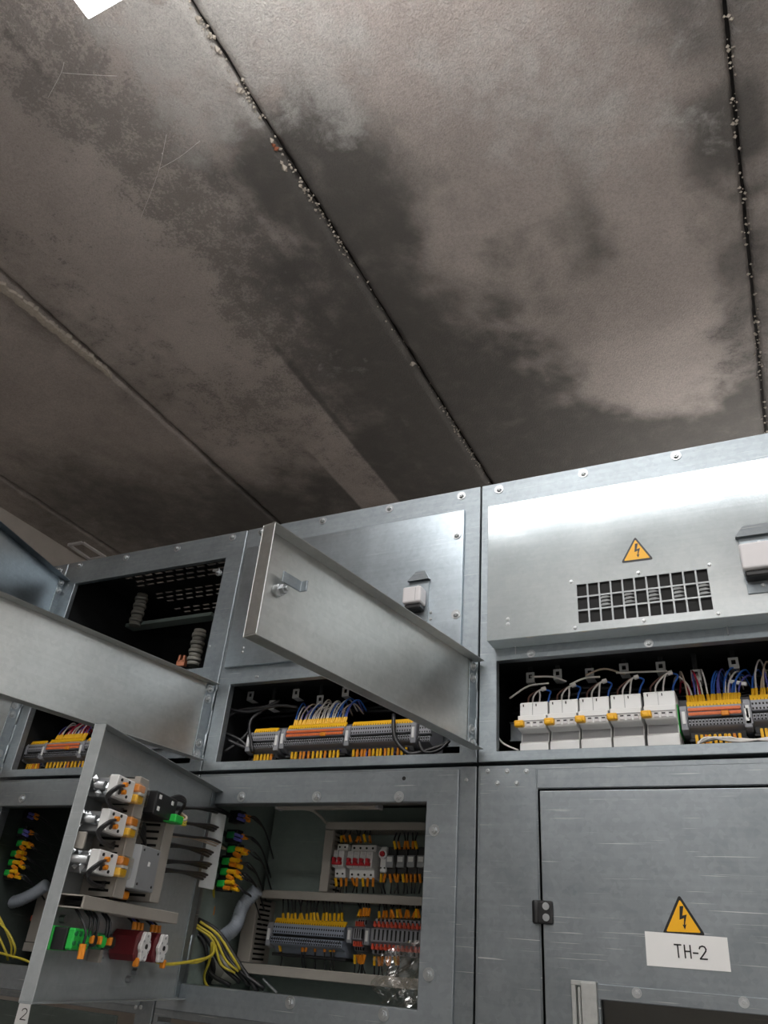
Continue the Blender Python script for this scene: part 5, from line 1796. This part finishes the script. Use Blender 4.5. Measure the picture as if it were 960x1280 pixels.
for k, (u0, u1) in enumerate(((.238, .286), (.178, .224))):
    t = dthing('maroon_socket', ['left', 'right'][k] + ' maroon round-backed socket with a white lobed face', 'relay socket', (u0 + u1) / 2, 0, -.016, 'maroon sockets on the door')
    uc, zc = (u0 + u1) / 2, .005
    dmb().prism([(uc - .022, zc - .012), (uc - .014, zc - .020), (uc + .014, zc - .020), (uc + .022, zc - .012), (uc + .022, zc + .012), (uc + .014, zc + .020), (uc - .014, zc + .020), (uc - .022, zc + .012)], 'y', .001, .044).build('housing', 'maroon_plastic', t, .002)
    pts = []
    for i in range(36):
        th = 2 * math.pi * i / 36
        r = .0185 + .0022 * math.cos(th * 6)
        pts.append((uc + r * .80 * math.cos(th), zc + r * 1.05 * math.sin(th)))
    dmb().prism(pts, 'y', .044, .050).build('lobed_face', 'breaker_white', t, .001)['label'] = 'white lobed face'
    dmb().cyl((uc, .050, zc), (uc, .0512, zc), .0035, 10).build('centre_hole', 'sign_black', t)
    for i in range(6):
        th = 2 * math.pi * (i + .5) / 6
        dmb().cyl((uc + .011 * math.cos(th), .050, zc + .014 * math.sin(th)), (uc + .011 * math.cos(th), .0508, zc + .014 * math.sin(th)), .0018, 8).build('pin_hole', 'breaker_grey', t)
    for i in range(3):
        uu = uc + .012 - .012 * i
        w = wire([dp(uu + .004, .018, .041), dp(uu + .003, .026, .036), dp(uu, .030, .027)], .0016, 'wire_violet' if i == 1 else 'black_cable', f'{ORD[i]} wire dropping into the {["left", "right"][k]} maroon socket', 'wires of the maroon sockets')
        MB().cyl(dp(uu, .030, .026), dp(uu + .001, .029, .036), .0036, 8).build('ferrule_sleeve', 'ferrule_orange', w)
    MB().box(0, .001, 0, .001, 0, .001) if False else None
    w = dmb().box(uc - .024 + .03 * (1 - k), uc - .016 + .03 * (1 - k), .040, .048, -.022, -.010)
    w.build('ferrule_sleeve', 'ferrule_orange', t, .0015)
for i, (uu, z1) in enumerate(((.448, .0), (.424, .012), (.414, .012), (.404, .012), (.378, .012), (.370, .012))):
    o = wire([dp(uu, .030, .041), dp(uu + .004, .044, .030), dp(uu + .004, .056 if i == 0 else .046, .014), dp(uu + .002, .055 if i == 0 else .044, z1)], .0018, 'black_cable', f'{(ORD + ["sixth"])[i]} black wire from the left dropping from the cross duct', 'black wires under the cross duct')
    if i == 0: MB().cyl(dp(uu + .002, .055, .001), dp(uu + .002, .056, -.016), .0044, 8).build('ferrule_sleeve', 'ferrule_orange', o)
b = dmb()
for (uu, zz) in ((.30, -.010), (.205, -.040), (.19, -.030), (.43, .028)):
    o = MB().cyl(dp(uu, .0005, zz), dp(uu, .008, zz), .005, 6).build('fixing_nut', 'zinc_bolt', rd)
dmb().box(.330, .338, .0008, .020, -.020, .0).build('bracket_tab', 'duct_grey', rd, .0008)
b = dmb()
w = wire([dp(.160, .014, -.012), dp(.120, .030, -.016), at(262, 1196, 1.30), at(268, 1180, 1.34)], .0026, 'wire_yellow_green', 'yellow-green wire bolted to the foot of the relay door', 'single earth wires', n=7)
